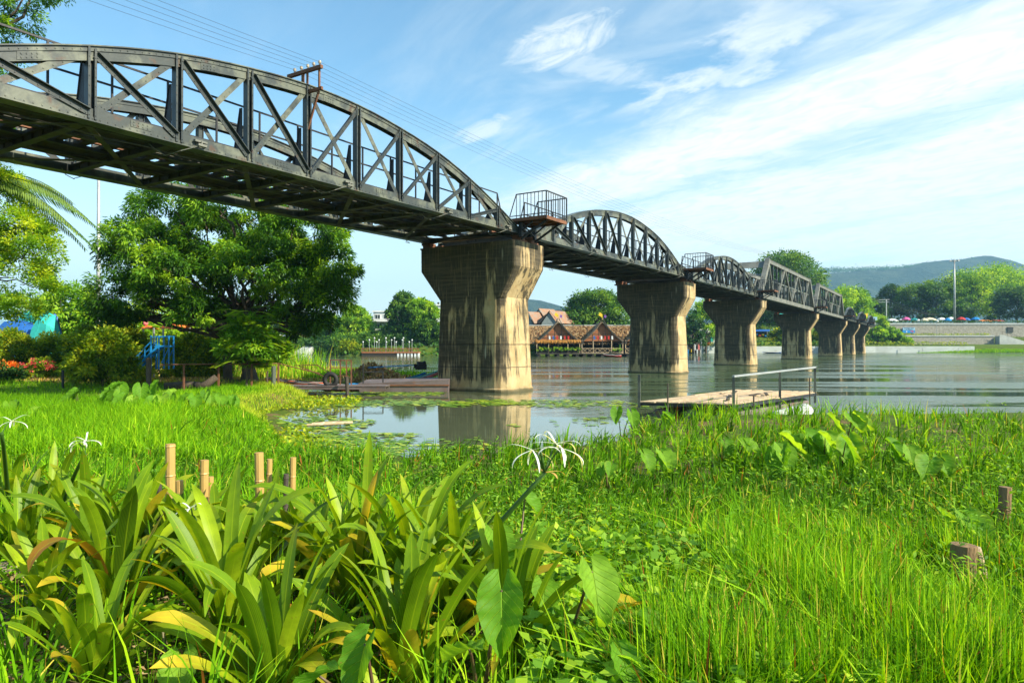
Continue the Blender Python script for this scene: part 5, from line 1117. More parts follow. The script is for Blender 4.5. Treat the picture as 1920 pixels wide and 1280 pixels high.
building('white-roofed shelter seen behind the mango crown', 515, 575, 630, 650, 176, 5, DARK, 1, 4, False, name='shelter', roofc=WHITE)
m = MB(); m.hexa([(-1.3, 0, -.5), (2.2, 0, -.5), (2.2, 4, -.5), (-1.3, 4, -.5), (-1.0, 0, .5), (.6, 0, .5), (2.2, 4, 1.9), (0, 4, 1.9)]); q = P(572, 660, 151); m.build('boat_ramp', CAPST, loc=(q.x, 146, 0), label='pale concrete slipway on the far bank by the reeds', cat='slipway')
# lamp-lined jetty
def jetty():
    Yd = 138; s = Yd/FP; x0 = (678-960)*s; w_ = (785-678)*s; e = empty('jetty', (x0, Yd, 0), label='long low jetty lined with lamps on the far waterline', cat='jetty')
    m = MB(); m.box(0, w_, 0, 3, .55, .8); m.build('deck', WOVEN, e); m = MB(); m.box(0, w_*.6, .1, 2.9, -.3, .548); m.build('hull', DARK, e)
    for i in range(7): m = MB(); m.box(w_*(.62+.06*i), w_*(.62+.06*i)+.4, .1, .5, -.5, .548); m.build('pile', WHITE, e)
    m = MB(); m.beam((0, .1, 1.5), (w_, .1, 1.5), .09, .09)
    for i in range(40): m.beam((w_*i/39, .1, .8), (w_*i/39, .1, 1.5), .07, .07)
    m.build('railing', WOVEN, e)
    for i, f in enumerate((.02, .13, .22, .26, .30, .42, .43, .52, .57, .60, .71, .73, .83, .88)):
        h = 2.7+(i % 3)*.4; m = MB(); m.tube([(w_*f, .3, .8), (w_*f, .3, h)], .05, 5); l = m.build('lamp_post', GALV, e); m = MB(); m.ball((w_*f, .3, h+.1), .16, 8, 5); m.build('globe', WHITE, l)
    for i in range(6): foliage('potted_plant', e, [(w_*(.08+.16*i), .4, 1.2, .3, .3, .5)], 4, 12, .25, .25, .14, L_FARB, 900+i)
jetty()
# flag and board at the embankment end of the bridge
q = P(1628, 594, 208); m = MB(); m.beam((0, 0, -4), (0, 0, 1.2), .1, .1); e = m.build('flag_pole', GALV, loc=q, label='yellow flag on a pole where the bridge meets the embankment', cat='flag'); m = MB(); m.prism([(0, 0, 1.2), (-1.0, 0, .9), (-1.1, 0, 0), (0, 0, .2)], (0, .05, 0)); m.build('cloth', YEL, e)
q = P(1641, 597, 206); m = MB(); m.box(-.6, .6, -.05, .05, -.5, .5); e = m.build('notice_board', BLUEL, loc=q, label='small pale notice board beside the yellow flag', cat='sign'); m = MB(); m.beam((0, .08, -4), (0, .08, -.5), .1, .1); m.build('post', GALV, e)
# ---------------------------------------------------------------- grass and plants of the near bank
def blades(roots, Hh, Wd, lean, az, rs, seg=3):
    """curved grass ribbons; returns V, F(quads), along"""
    n = len(roots); hx_, hy_ = np.cos(az), np.sin(az); d = np.stack([hx_, hy_, np.zeros(n)], -1)
    tw = rs.uniform(-1.2, 1.2, n); sx = np.stack([-np.sin(az+tw), np.cos(az+tw), np.zeros(n)], -1); Vs = []
    for k in range(seg+1):
        f = k/seg; w_ = Wd*(1-f**1.6)*.5+.0006
        c = roots+d*(Hh*lean*f**2)[:, None]; c = c+np.array([0, 0, 1])*(Hh*(f-.28*lean*f**2.4))[:, None]
        Vs += [c-sx*w_[:, None], c+sx*w_[:, None]]
    V = np.stack(Vs, 1).reshape(-1, 3); b = np.arange(n)[:, None]*(2*(seg+1)); F = []
    for k in range(seg): F.append(b+np.array([2*k, 2*k+1, 2*k+3, 2*k+2]))
    return V, np.stack(F, 1).reshape(-1, 4)
rs = np.random.RandomState(42)
def scatter(n, x0, x1, y0, y1, power=1.0):
    y = y0*(y1/y0)**rs.uniform(0, 1, n) if power else rs.uniform(y0, y1, n); x = rs.uniform(-1, 1, n); return x, y
def view_scatter(n, y0, y1, margin=1.12):      # denser near the viewpoint path, thinning with distance
    y = 1/np.sqrt(rs.uniform(1/y1**2, 1/y0**2, n)); x = rs.uniform(-.75*margin, .75*margin, n)*y + rs.uniform(-.6, .6, n); return x, y
def gpos(x, y, lo=.12):
    d = sdist(x, y, NEAR); k = d > lo; x, y = x[k], y[k]; return x, y, height(x, y), d[k]
def in_clump(x, y): return (x < -.2+(.5*(y-3))) & (y < 5.6) & (y < 6.5-.12*(x+2.5)**2)
# main grass: tufts of blades leaning outward
def inbed(x, y): return ((x < .62+.10*np.sin(y*4)) & (y < 4.5)) | ((x < -.35+.15*np.sin(y*3)) & (y < 5.15+.25*np.sin(x*2)))
per = 9; x, y = view_scatter(25000, 2.6, 19.5); x, y, z, dd = gpos(x, y)
keep = ~(inbed(x, y) & (rs.uniform(0, 1, len(x)) < .992)) & ~((x < -12) & (y > 22)) & (np.hypot(x-2.78, y-4.0) > .48) & (np.hypot(x-4.45, y-6.0) > .28); x, y, z, dd = [a[keep] for a in (x, y, z, dd)]
g1 = nz(x, y, 1.4); g2 = nz(y+7, x-3, .5); g3 = nz(x*1.3-5, y+2, 3.2); nt = len(x)
th = (.20+.15*np.clip(g1+.5, 0, 1.4)+rs.uniform(0, .13, nt))*np.clip(dd/.6+.55, 0, 1)*np.where(y > 9, .92, 1.0)*np.where(x < -1.5, .85, 1.0); th *= .6+.5/(1+np.exp(-4*(g3+.15))); tt = np.clip(.42+.17*g2+.14*g1+.12*g3+rs.normal(0, .17, nt)-.32*(rs.uniform(0, 1, nt) < .16), 0, 1)
rp = lambda a: np.repeat(a, per)
n = nt*per; az = rs.uniform(0, 6.28, n); az = np.where(rs.uniform(0, 1, n) < .45, 2.5*nz(rp(x), rp(y), .9)+rs.normal(0, .7, n), az); ro = rs.uniform(0, .06, n)*(1+rp(y)*.09)
X_ = rp(x)+np.cos(az)*ro; Y_ = rp(y)+np.sin(az)*ro; Hh = rp(th)*rs.uniform(.45, 1.35, n); Wd = (.0108+.0007*rp(y))*rs.uniform(.5, 1.7, n); lean = np.clip(rs.normal(.42, .32, n), .03, 1.4)
big = rs.uniform(0, 1, n) < .025; Hh = np.where(big, Hh*1.25, Hh); Wd = np.where(big, Wd*1.9, Wd); lean = np.where(big, rs.uniform(.6, 1.5, n), lean)
V, F = blades(np.stack([X_, Y_, rp(z)-.01], -1), Hh, Wd, lean, az, rs, 3)
t = np.clip(rp(tt)+rs.normal(0, .17, n), 0, 1); dry = np.where(rs.uniform(0, 1, n) < .06, rs.uniform(.5, 1.5, n), .0)
npmesh('bank_grass', V, F, L_GRASS, tint=np.repeat(t, 8), extra={'dry': np.repeat(dry, 8)}, kind='stuff', label='bright green riverbank grass filling the lower half', cat='grass')
# leafy weeds among the grass
x, y = view_scatter(15000, 2.8, 18.5); x, y, z, dd = gpos(x, y); g = nz(x+3, y, 1.1)+.1*(y > 7); k = ((g > .15) | (rs.uniform(0, 1, len(x)) < .3)) & ~inbed(x, y); x, y, z = x[k], y[k], z[k]
per = 7; n = len(x)*per; hh = np.repeat(rs.uniform(.12, .42, len(x))*np.where(x < -1.2, .8, 1), per)*rs.uniform(.35, 1, n); C = np.stack([np.repeat(x, per)+rs.normal(0, .035, n), np.repeat(y, per)+rs.normal(0, .035, n), np.repeat(z, per)+hh], -1)
V, F = cards(C, unit(np.stack([rs.normal(size=n), rs.normal(size=n), rs.uniform(-.1, .8, n)], -1)), unit(np.stack([rs.normal(0, .4, n), rs.normal(0, .4, n), np.ones(n)], -1)), rs.uniform(.035, .08, n)*(.75+C[:, 1]*.03), rs.uniform(.013, .028, n)*(.75+C[:, 1]*.035))
npmesh('bank_weeds', V, F, L_FARB, tint=np.repeat(np.clip(rs.normal(.4, .22, n), 0, 1), 4), kind='stuff', label='small broad-leaved weeds growing through the grass', cat='weeds')
# mid distance grass on the left bank
x = rs.uniform(-23, -2, 165000); y = rs.uniform(9.5, 31, 165000); x, y, z, dd = gpos(x, y, .05); k = ~((x < -11.5) & (y > 21.5)) | (rs.uniform(0, 1, len(x)) < .06); x, y, z, dd = x[k], y[k], z[k], dd[k]; n = len(x)
g1 = nz(x, y, 1.2); low = (dd < 2.0) & (y < 26)
V, F = blades(np.stack([x, y, z], -1), (.26+.1*g1+rs.uniform(0, .15, n))*np.where(low, .5, 1), .016*rs.uniform(.7, 1.4, n), np.clip(rs.normal(.5, .3, n), .05, 1.3), rs.uniform(0, 6.28, n), rs, 2)
yl = np.clip(1.3-dd/3, 0, 1)*(y > 18)
npmesh('far_bank_grass', V, F, L_GRASS, tint=np.repeat(np.clip(.5+.15*g1+.35*yl+rs.normal(0, .17, n), 0, 1), 6), extra={'dry': np.repeat(np.clip(yl*.62*rs.uniform(.6, 1.2, n), 0, 1), 6)}, kind='stuff', label='grass strip between the marsh and the garden', cat='grass')
# lawn turf
x = rs.uniform(-32, -11, 90000); y = rs.uniform(20, 40, 90000); z = height(x, y); n = len(x); V, F = blades(np.stack([x, y, z], -1), rs.uniform(.03, .07, n), .014+0*x, np.clip(rs.normal(.5, .3, n), .05, 1), rs.uniform(0, 6.28, n), rs, 1)
npmesh('lawn', V, F, L_GRASS, tint=np.repeat(np.clip(rs.normal(.55, .2, n), 0, 1), 4), extra={'dry': np.repeat(rs.uniform(0, .6, n), 4)}, kind='stuff', label='mown lawn beside the garden shrubs', cat='lawn')
# marsh peninsula: low weeds, dry heap, bright grass, reeds
n = 60000; x = rs.uniform(-30, -6.5, n); y = rs.uniform(31, 70, n); x, y, z, dd = gpos(x, y, .0); n = len(x); br = nz(x, y, .6)+.6*(x < -14); right = (x > -12.8) & (y > 40) & (nz(x, y, .5) > -.9)
mi = (~right & (rs.uniform(0, 1, n) < .62)).astype(int)
V, F = blades(np.stack([x, y, z], -1), np.where(right, .45, .17)*rs.uniform(.6, 1.3, n), .06*rs.uniform(.6, 1.3, n), rs.uniform(.1, 1, n), rs.uniform(0, 6.28, n), rs, 1)
npmesh('marsh_weeds', V, F, [L_GRASS, L_DRY], tint=np.repeat(np.clip(rs.normal(.5, .25, n), 0, 1), 4), extra={'dry': np.repeat(np.where(right & (x > -13), 0, np.clip(.85+.3*br+rs.normal(0, .2, n), 0, 1.2)), 4)}, fmi=mi, kind='stuff', label='pale dried marsh weeds on the spit behind the gangway', cat='weeds')
n = 6500; q = P(697, 695, 42); C = np.stack([q.x+rs.normal(0, .95, n), q.y+rs.normal(0, 1.1, n), np.zeros(n)], -1); r_ = np.hypot((C[:, 0]-q.x)/3.0, (C[:, 1]-q.y)/3); C[:, 2] = .1+np.clip(1-r_*1.5, 0, 1)*.95*rs.uniform(.2, 1, n)
V, F = cards(C, unit(rs.normal(size=(n, 3))+[0, 0, .3]), unit(rs.normal(size=(n, 3))+[0, -.5, .6]), .26, .13); npmesh('dry_leaf_heap', V, F, L_DRY, tint=np.repeat(rs.uniform(0, 1, n), 4), kind='stuff', label='heap of brown dried water plants behind the gangway', cat='dry plants')
def reeds(label, px, Yd, wd, hh, n, seed, dry=.15):
    r = np.random.RandomState(seed); b = base_at(px, Yd); X_ = r.normal(0, wd/2, n); Y_ = r.normal(0, wd/2, n); V, F = blades(np.stack([X_, Y_, np.zeros(n)-.1], -1), hh*r.uniform(.5, 1.1, n), .06*r.uniform(.6, 1.3, n)*Yd/50, np.clip(r.normal(.3, .2, n), .02, .9), r.uniform(0, 6.28, n), r, 3)
    o = npmesh('reeds', V, F, L_GRASS, tint=np.repeat(np.clip(r.normal(.5, .25, n), 0, 1), 8), extra={'dry': np.repeat(np.where(r.uniform(0, 1, n) < dry, .8, 0), 8)}, label=label, cat='reeds', group='reed clumps'); o.location = b
reeds('tall bright reed clump beside the feathery tree', 528, 46, 2.6, 2.3, 900, 1); reeds('reed clump behind the gangway fence post', 500, 40, 2.2, 1.5, 700, 2, .3); reeds('thin reed tuft standing in the water behind the boats', 597, 56, .9, 1.9, 60, 3, 0)
reeds('low bright reed patch on the tip of the spit', 740, 44, 2.4, .8, 900, 4, 0); reeds('pale reed clump by the far waterline', 560, 58, 2.6, .8, 500, 5, .7)
# shore strip before the river wall
n = 9000; x = rs.uniform(133, 185, n); x[:4000] = rs.uniform(116, 150, 4000); y = 193.6+rs.uniform(0, 3, n)-(x-133)*.02; z = .1+.9*(y-193.4)/3*rs.uniform(.4, 1, n)*np.clip((x-112)/25, 0, 1)
V, F = blades(np.stack([x, y, z-.2], -1), .9*rs.uniform(.5, 1, n)*np.clip((x-112)/25, .3, 1), .22+0*x, rs.uniform(.2, .9, n), rs.uniform(0, 6.28, n), rs, 1); npmesh('shore_grass', V, F, L_GRASS, tint=np.repeat(np.clip(rs.normal(.55, .2, n), 0, 1), 4), extra={'dry': np.zeros(len(V))}, kind='stuff', label='bright green strip of water plants below the white river wall', cat='grass')
# far bank ground cover
n = 26000; x = rs.uniform(-60, 112, n); y = rs.uniform(138, 215, n); df = sdist(x, y, FAR); k = (df > .4) & (df < 34) & ~((x > 107) & (y > 206.5)); x, y = x[k], y[k]; z = height(x, y); n = len(x); slope = x > 92
V, F = cards(np.stack([x, y, z+rs.uniform(0, .5, n)], -1), unit(rs.normal(size=(n, 3))+[0, 0, .5]), unit(rs.normal(size=(n, 3))+[0, -.5, 1]), np.where(slope, .4, 1.0), np.where(slope, .3, .6)); npmesh('bank_undergrowth', V, F, L_FAR, tint=np.repeat(np.where(slope, rs.uniform(.6, 1, n), rs.uniform(0, .7, n)), 4), kind='stuff', label='undergrowth covering the far river bank', cat='undergrowth')
# floating pads and duckweed
def pads(n, cx, cy, sx, sy, r0, r1, seed, th=-.1):
    r = np.random.RandomState(seed); x = cx+r.uniform(-1, 1, n)*sx; y = cy+r.uniform(-1, 1, n)*sy; k = (sdist(x, y, NEAR) < .25) & (nz(x*1.0, y*2.2, 1.3)+.35*r.normal(size=n) > th+.9*np.hypot((x-cx)/sx, (y-cy)/sy)-.3); return x[k], y[k], r.uniform(r0, r1, k.sum())
PX = []; 
for a in ((2200, -6.4, 20.5, 2.6, 4.5, .05, .13, 1, -.3), (3000, -3.8, 25.5, 4.6, 3.6, .06, .15, 2, .2), (1200, .2, 25.5, 4.5, 3.2, .06, .16, 3, .15), (1800, -4.2, 14.6, 2.0, 2.0, .05, .11, 4, -.3), (500, -1.2, 14, 2.4, 2.6, .05, .10, 5, .4), (1500, -6, 31, 3, 2.5, .06, .16, 6, -.2), (700, 3.0, 21, 3.5, 3.0, .06, .14, 7, .3)): PX.append(pads(*a))
x, y, r_ = [np.concatenate(a) for a in zip(*PX)]; n = len(x); K = 7; a0 = rs.uniform(0, 6.28, n); V = []; zz_ = rs.uniform(.012, .03, n); tlt = rs.normal(0, .10, n)
for k in range(K+1):
    a = a0+k*(5.9/K); V.append(np.stack([x+r_*np.cos(a), y+r_*np.sin(a), zz_+tlt*r_*np.cos(a)], -1))
V = np.stack([np.stack([x, y, zz_], -1)]+V, 1).reshape(-1, 3); b = np.arange(n)[:, None]*(K+2); F = np.concatenate([np.stack([b[:, 0], b[:, 0]+k+1, b[:, 0]+k+2], -1) for k in range(K)])
npmesh('lily_pads', V, F, L_PAD, tint=np.repeat(np.clip(rs.normal(.5, .28, n), 0, 1), K+2), kind='stuff', label='floating water plants on the sheltered inlet', cat='water plants')
# water hyacinth leaves standing at the inlet's edge
n = 9000; x = rs.uniform(-9, -2.2, n); y = rs.uniform(11.5, 27, n); d = sdist(x, y, NEAR); k = (d < .5) & (d > -1.5*np.clip(nz(x, y, 1.5)+.9, 0, 1.4)); x, y = x[k], y[k]; n = len(x)
V, F = cards(np.stack([x, y, rs.uniform(.02, .16, n)], -1), unit(np.stack([rs.normal(size=n), rs.normal(size=n), rs.uniform(.2, 1, n)], -1)), unit(rs.normal(size=(n, 3))*.4+[0, 0, 1]), .12*rs.uniform(.6, 1.3, n), .08*rs.uniform(.7, 1.2, n)); npmesh('water_weeds', V, F, L_HEDGE, tint=np.repeat(np.clip(rs.normal(.6, .22, n), 0, 1), 4), kind='stuff', label='low leafy water weeds fringing the inlet', cat='water weeds')
for (px, py, L, lb) in ((585, 797, 1.0, 'pale bamboo cane floating at the edge of the inlet'),):
    q = PG(px, py, .05); m = MB(); m.tube([(0, 0, .03), (L*.5, .12, .05), (L, .3, .04)], [.04, .045, .035], 8); m.tube([(-.1, -.1, .02), (L*.8, .15, .03)], [.03, .03], 8); m.build('floating_cane', WOODP, loc=q, label=lb, cat='cane')
# ---------------------------------------------------------------- spider lilies
def strap(m_V, m_F, m_T, m_A, m_D, base, az, L, wd, el, droop, tint, dry, rs_, N=14, fold=.35, twist=0):
    """one arching strap leaf, keeled, 4 strips across"""
    d = np.array([math.cos(az), math.sin(az), 0]); p = np.array(base, float); a = el; b0 = len(m_V); s = np.array([-math.sin(az), math.cos(az), 0])
    for i in range(N+1):
        f = i/N; w_ = wd*(.55+.45*min(1, f*2.0))*(max(0, 1-max(0, (f-.70)/.30)**2.3))**.75*.5+.0010
        tg = d*math.cos(a)+np.array([0, 0, 1])*math.sin(a); nn = np.cross(s, tg)*-1; nn = nn/np.linalg.norm(nn); fo = fold*(1-.6*f); tw = twist*f; s2 = s*math.cos(tw)+nn*math.sin(tw)
        for c in (-1, -.5, 0, .5, 1):
            m_V.append(tuple(p+s2*w_*c+nn*w_*fo*(abs(c)**1.3))); m_T.append(tint); m_A.append(c); m_D.append(max(0, dry-(1-f)*1.1) if dry < 1.5 else dry)
        p = p+tg*L/N; a -= droop*(f**2.0)*4.2/N+.012
    for i in range(N):
        for c in range(4): q = b0+i*5+c; m_F.append((q, q+1, q+6, q+5))
def crinum(label, px, py, nl, Lm, seed, spread=1.0, wd=.075, name='spider_lily', face=None, bend=1.0):
    r = random.Random(seed); b = PG(px, py, gz(*(PG(px, py, .47).xy))); V = []; F = []; T = []; A = []; D = []
    e = empty(name, b, label=label, cat='lily', group='strap-leaved spider lilies of the near bank')
    for i in range(nl):
        az = i*2.399+r.uniform(-.4, .4); inner = i/nl; el = R(88-34*(1-inner)*spread-r.uniform(0, 10)); L = Lm*1.2*r.uniform(.78, 1.12)*(.85+.2*inner)
        dr = r.choice([.3, .5, .8, 1.1, 1.4, 1.9])*bend*(1.1-.55*inner); dry = r.choice([0, 0, .35, .55, .8, 1.0, 1.25]) if inner < .45 else r.choice([0, 0, 0, .3, .45, .6])
        strap(V, F, T, A, D, (r.uniform(-.04, .04), r.uniform(-.04, .04), -.03), az, L, wd*r.uniform(.8, 1.25), el, dr, min(1, max(0, r.gauss(.5, .2))), dry, r, twist=r.uniform(-.8, .8))
    npmesh('leaves', V, F, L_CRINUM, e, tint=T, extra={'across': A, 'dry': D}, smooth=True); return e, r, b
def flower(e, base, top, seed, nfl=3, size=1.0, wilt=True, curve=.1):
    r = random.Random(seed); base = Vector(base); top = Vector(top); mid = base.lerp(top, .55)+Vector((0, 0, curve)); m = MB()
    path = [base*(1-t)**2+mid*2*t*(1-t)+top*t*t for t in [i/8 for i in range(9)]]; m.tube(path, [.020-.001*i for i in range(9)], 7); m.build('flower_stalk', STALK, e, smooth=True)
    for k in range(nfl):
        a = r.uniform(0, 6.28); tip = top+Vector((math.cos(a)*.10, math.sin(a)*.10, .12+.05*r.random()))*size; m = MB(); m.tube([top, top.lerp(tip, .5)+Vector((0, 0, .02)), tip], [.005, .004, .006], 5); tb = m.build('flower_tube', STALK, e)
        V = []; F = []; T = []; A = []; D = []
        for q in range(6): strap(V, F, T, A, D, tip, a+q*math.pi/3, .19*size*r.uniform(.85, 1.2), .0095, R(r.uniform(-25, 40)), 1.4, .9, 0, r, N=9, fold=.2)
        npmesh('petals', V, F, PETAL, tb, tint=T, extra={'across': A, 'dry': D}, smooth=True)
    if wilt:
        V = []; F = []; T = []; A = []; D = []
        for q in range(5): strap(V, F, T, A, D, top, r.uniform(0, 6.28), .15*size, .012, R(r.uniform(-30, 50)), 1.2, .8, 2.0, r, N=7)
        npmesh('wilted_petals', V, F, L_DRYP, e, tint=T, extra={'across': A, 'dry': D}, smooth=True)
        for q in range(3): p = top+Vector((r.uniform(-.05, .05), r.uniform(-.05, .05), .06)); m = MB(); m.tube([top, p, p+Vector((r.uniform(-.03, .03), 0, .10))*size], [.005, .009, .003], 6); m.build('bud', STALK, e, smooth=True)
STALK = leafmat('flower stalk', (.05, .12, .02), (.09, .18, .03), (.14, .24, .05), .15, .4)
bpy.data.materials['flower stalk'].node_tree.nodes  # keep
PETAL = leafmat('white petals', (.75, .75, .70), (.80, .80, .76), (.85, .85, .82), .35, .5); L_DRYP = leafmat('wilted petals', (.35, .16, .03), (.50, .26, .06), (.6, .36, .12), .3, .7)
CR = [('lily clump at the edge, partly cut by the frame, upper one', 20, 985, 14, .62), ('lily clump with yellowing leaves below the tall white flower', 105, 1000, 15, .62), ('lily clump behind the small rock', 40, 1065, 14, .6), ('lily clump with broad upright leaves before the first bamboo stake', 235, 1075, 16, .82), ('lily clump between the two left bamboo stakes', 320, 1085, 14, .80),
      ('lily clump in front of the short bamboo stake', 400, 1095, 16, .80), ('lily clump around the tall bamboo stakes', 490, 1120, 16, .80), ('lily clump whose outer leaf hangs straight down, orange and dry', 215, 1170, 15, .80), ('lily clump with wide arched leaf over the dried brown one', 430, 1215, 15, .82), ('lily clump right of the bamboo stakes', 585, 1130, 15, .78),
      ('lily clump with the scorched orange-tipped upright leaf', 670, 1150, 17, .86), ('lily clump with the leaning flower stalk', 775, 1165, 17, .86), ('lily clump behind the big taro leaf', 850, 1200, 14, .78), ('lowest lily clump, cut by the lower frame edge', 520, 1330, 15, .70), ('lily clump between the two big taro leaves', 760, 1300, 15, .72), ('lily clump with yellow-edged leaf arching toward the grass', 960, 1260, 14, .72),
      ('small young lily behind the leaning flower stalk', 880, 1040, 10, .45), ('lily clump in the shade at the lower corner', 90, 1190, 12, .62), ('low shaded lily with leaves lying on the soil', 180, 1290, 11, .58), ('small lily clump left of the stakes', 165, 1040, 12, .66)]
crs = {}
for i, (lb, px, py, nl, Lm) in enumerate(CR): crs[i] = crinum(lb, px, py, nl+13, Lm*(.84 if i in (3, 4, 5, 6, 9) else 1), 500+i, wd=.070 if 2 < i < 16 else .058)
def addflower(i, tpx, tpy, Yd, **k):
    e, r, b = crs[i]; top = P(tpx, tpy, Yd)-b; flower(e, (0, 0, .05), top, 700+i, **k)
addflower(11, 1022, 885, 3.75, nfl=3, size=.95, curve=-.02); addflower(1, 160, 852, 5.2, nfl=2, size=.7, wilt=False); addflower(0, 4, 812, 5.0, nfl=1, size=.65, wilt=False); addflower(5, 362, 968, 3.9, nfl=1, size=.5, wilt=False)
e, r, b = crs[1]; 
def extra_leaf(i, name, az, L, wd, el, droop, dry, label=None, tint=.6, mat=None, off=(0, 0, 0)):
    V = []; F = []; T = []; A = []; D = []; strap(V, F, T, A, D, off, az, L, wd, R(el), droop, tint, dry, random.Random(i), N=16); o = npmesh(name, V, F, mat or L_CRINUM, crs[i][0], tint=T, extra={'across': A, 'dry': D}, smooth=True)
    if label: o['label'] = label
extra_leaf(7, 'hanging_leaf', -1.9, .95, .10, 78, 2.4, 2.0, 'dry orange leaf bent over and hanging straight down'); extra_leaf(8, 'arched_leaf', 2.7, .85, .10, 62, 1.1, .6); extra_leaf(8, 'dry_leaf', -.2, .55, .10, 55, 2.0, 2.0, 'crumpled brown dry leaf'); extra_leaf(10, 'upright_leaf', .6, .88, .11, 88, .12, 1.25, 'upright leaf with a scorched orange tip')
extra_leaf(3, 'arched_leaf', 3.3, .95, .09, 60, 1.5, 1.0, 'arching leaf with yellow end'); extra_leaf(13, 'arched_leaf', 3.0, .9, .10, 42, 1.3, .75); extra_leaf(13, 'arched_leaf', .3, .9, .11, 38, 1.2, .7); extra_leaf(12, 'arched_leaf', .4, .9, .075, 50, 1.2, .9); extra_leaf(15, 'arched_leaf', .1, .8, .08, 45, 1.2, .8)
# ---------------------------------------------------------------- taro plants
def heart(Lf, Wf, N=22, M=5, cup=.30, wave=.02, r=None):
    """arrow-shaped taro blade in local x (tip) / y; returns verts, quads, across"""
    V = []; F = []; A = []; AL = []; ts = [i/N for i in range(N+1)]
    half = lambda f: Wf*.5*(math.sin(math.pi*min(1, (f*.93+.07))**.78)**.85)*(1 if f > .28 else 1)
    ph = r.uniform(0, 6) if r else 0
    for sgn in (1, -1):
        b = len(V)
        for i, f in enumerate(ts):
            x = -Lf*.32+Lf*1.32*f
            for j in range(M+1):
                g = j/M; inner = 0.0
                if x < 0: inner = .10*Wf*(-x/(Lf*.32))**.8      # notch between the basal lobes
                y = inner+(max(half(f), inner+.001)-inner)*g; z = cup*Wf*(g**1.5)*(.6+.4*f)+wave*(math.sin(f*22+ph+sgn)*.7+math.sin(f*37+ph*2)*.5)*g**1.3 - .25*Lf*max(0, f-.45)**2*1.6 - (.10*Lf*(-x/(Lf*.32))**1.5 if x < 0 else 0)
                V.append((x, sgn*y, z)); AL.append(f); A.append(sgn*(g*.9+.02+ .5*abs(math.sin(f*16-g*2.2))**12 if False else g*.9))
        for i in range(N):
            for j in range(M): q = b+i*(M+1)+j; F.append((q, q+1, q+M+2, q+M+1) if sgn > 0 else (q+1, q, q+M+1, q+M+2))
    return V, F, A, AL
PET = basic('dark taro stem', (.10, .05, .03), (.12, .14, .04), 3, .5, 0, .1)
def taro(label, stems, seed, name='taro_plant', group=None, base=None):
    """stems: (tip px, tip py, Y, leaf length, facing azimuth, tilt, dry)"""
    r = random.Random(seed); px, py, Yd = base; b = Vector(((px-960)/FP*Yd, Yd, gz((px-960)/FP*Yd, Yd))); e = empty(name, b, label=label, cat='taro', group=group)
    for (sx, sy, sY, Lf, az, tilt, dry) in stems:
        p = P(sx, sy, sY)-b; m = MB(); m.tube([(0, 0, -.02), p*.45+Vector((0, 0, .06)), p*.85+Vector((0, 0, .03)), p], [.010, .008, .006, .005], 6); m.build('petiole', PET, e, smooth=True)
        V, F, A, AL = heart(Lf, Lf*r.uniform(.74, .88), r=r, wave=Lf*.04); M_ = Matrix.Rotation(az, 4, 'Z') @ Matrix.Rotation(R(tilt), 4, 'Y') @ Matrix.Rotation(r.uniform(-.35, .35), 4, 'X')
        V = [tuple(M_ @ Vector(v)+p) for v in V]; t = min(1, max(0, r.gauss(.5, .15)))
        npmesh('leaf_blade', V, F, L_TARO, e, tint=[t]*len(V), extra={'across': A, 'along': AL, 'dry': [dry*(abs(a)**.5) for a in A]}, smooth=True)
taro('large taro plant with a broad ribbed leaf facing the viewer beside the lilies', [(941, 1105, 2.75, .25, -1.55, 74, 0), (880, 1215, 2.6, .18, 2.4, 30, 0)], 1, base=(900, 1290, 2.95)); taro('tall taro plant with an arrow-shaped leaf at the lily bed border', [(1110, 1070, 3.1, .24, -1.35, 58, 0), (1060, 1180, 3.2, .2, .5, 30, .1)], 2, base=(1050, 1260, 3.3))
taro('taro plant with a huge shaded leaf at the lower edge', [(685, 1205, 2.5, .20, -2.3, 74, 0), (600, 1265, 2.4, .2, 3.0, 40, 0)], 3, base=(720, 1350, 2.6)); taro('taro plant at the lower edge right of the lilies', [(1165, 1225, 2.7, .17, -1.2, 55, 0), (1215, 1165, 3.0, .18, -.4, 35, 0), (1130, 1290, 2.6, .16, -2, 45, 0)], 4, base=(1170, 1350, 2.75))
taro('small taro plant among the lilies in the shade', [(340, 1235, 3.0, .2, -1.2, 45, 0), (300, 1140, 3.3, .18, 2.2, 40, .1)], 5, base=(320, 1300, 3.2)); taro('taro seedlings right of the tall bamboo stakes', [(560, 930, 5.0, .24, .8, 50, 0), (600, 1000, 4.6, .2, -.8, 50, 0), (525, 985, 4.8, .2, -2.2, 45, 0)], 6, base=(570, 1020, 5.0))
taro('taro leaves half hidden behind the flower stalk', [(930, 1000, 3.6, .2, -1.0, 50, .1), (985, 930, 4.2, .16, -.6, 45, .2), (1020, 1100, 3.5, .2, -1.6, 40, 0)], 7, base=(960, 1110, 3.8))
r = random.Random(77); k = 0
TG = 'taro plants scattered in the grass'
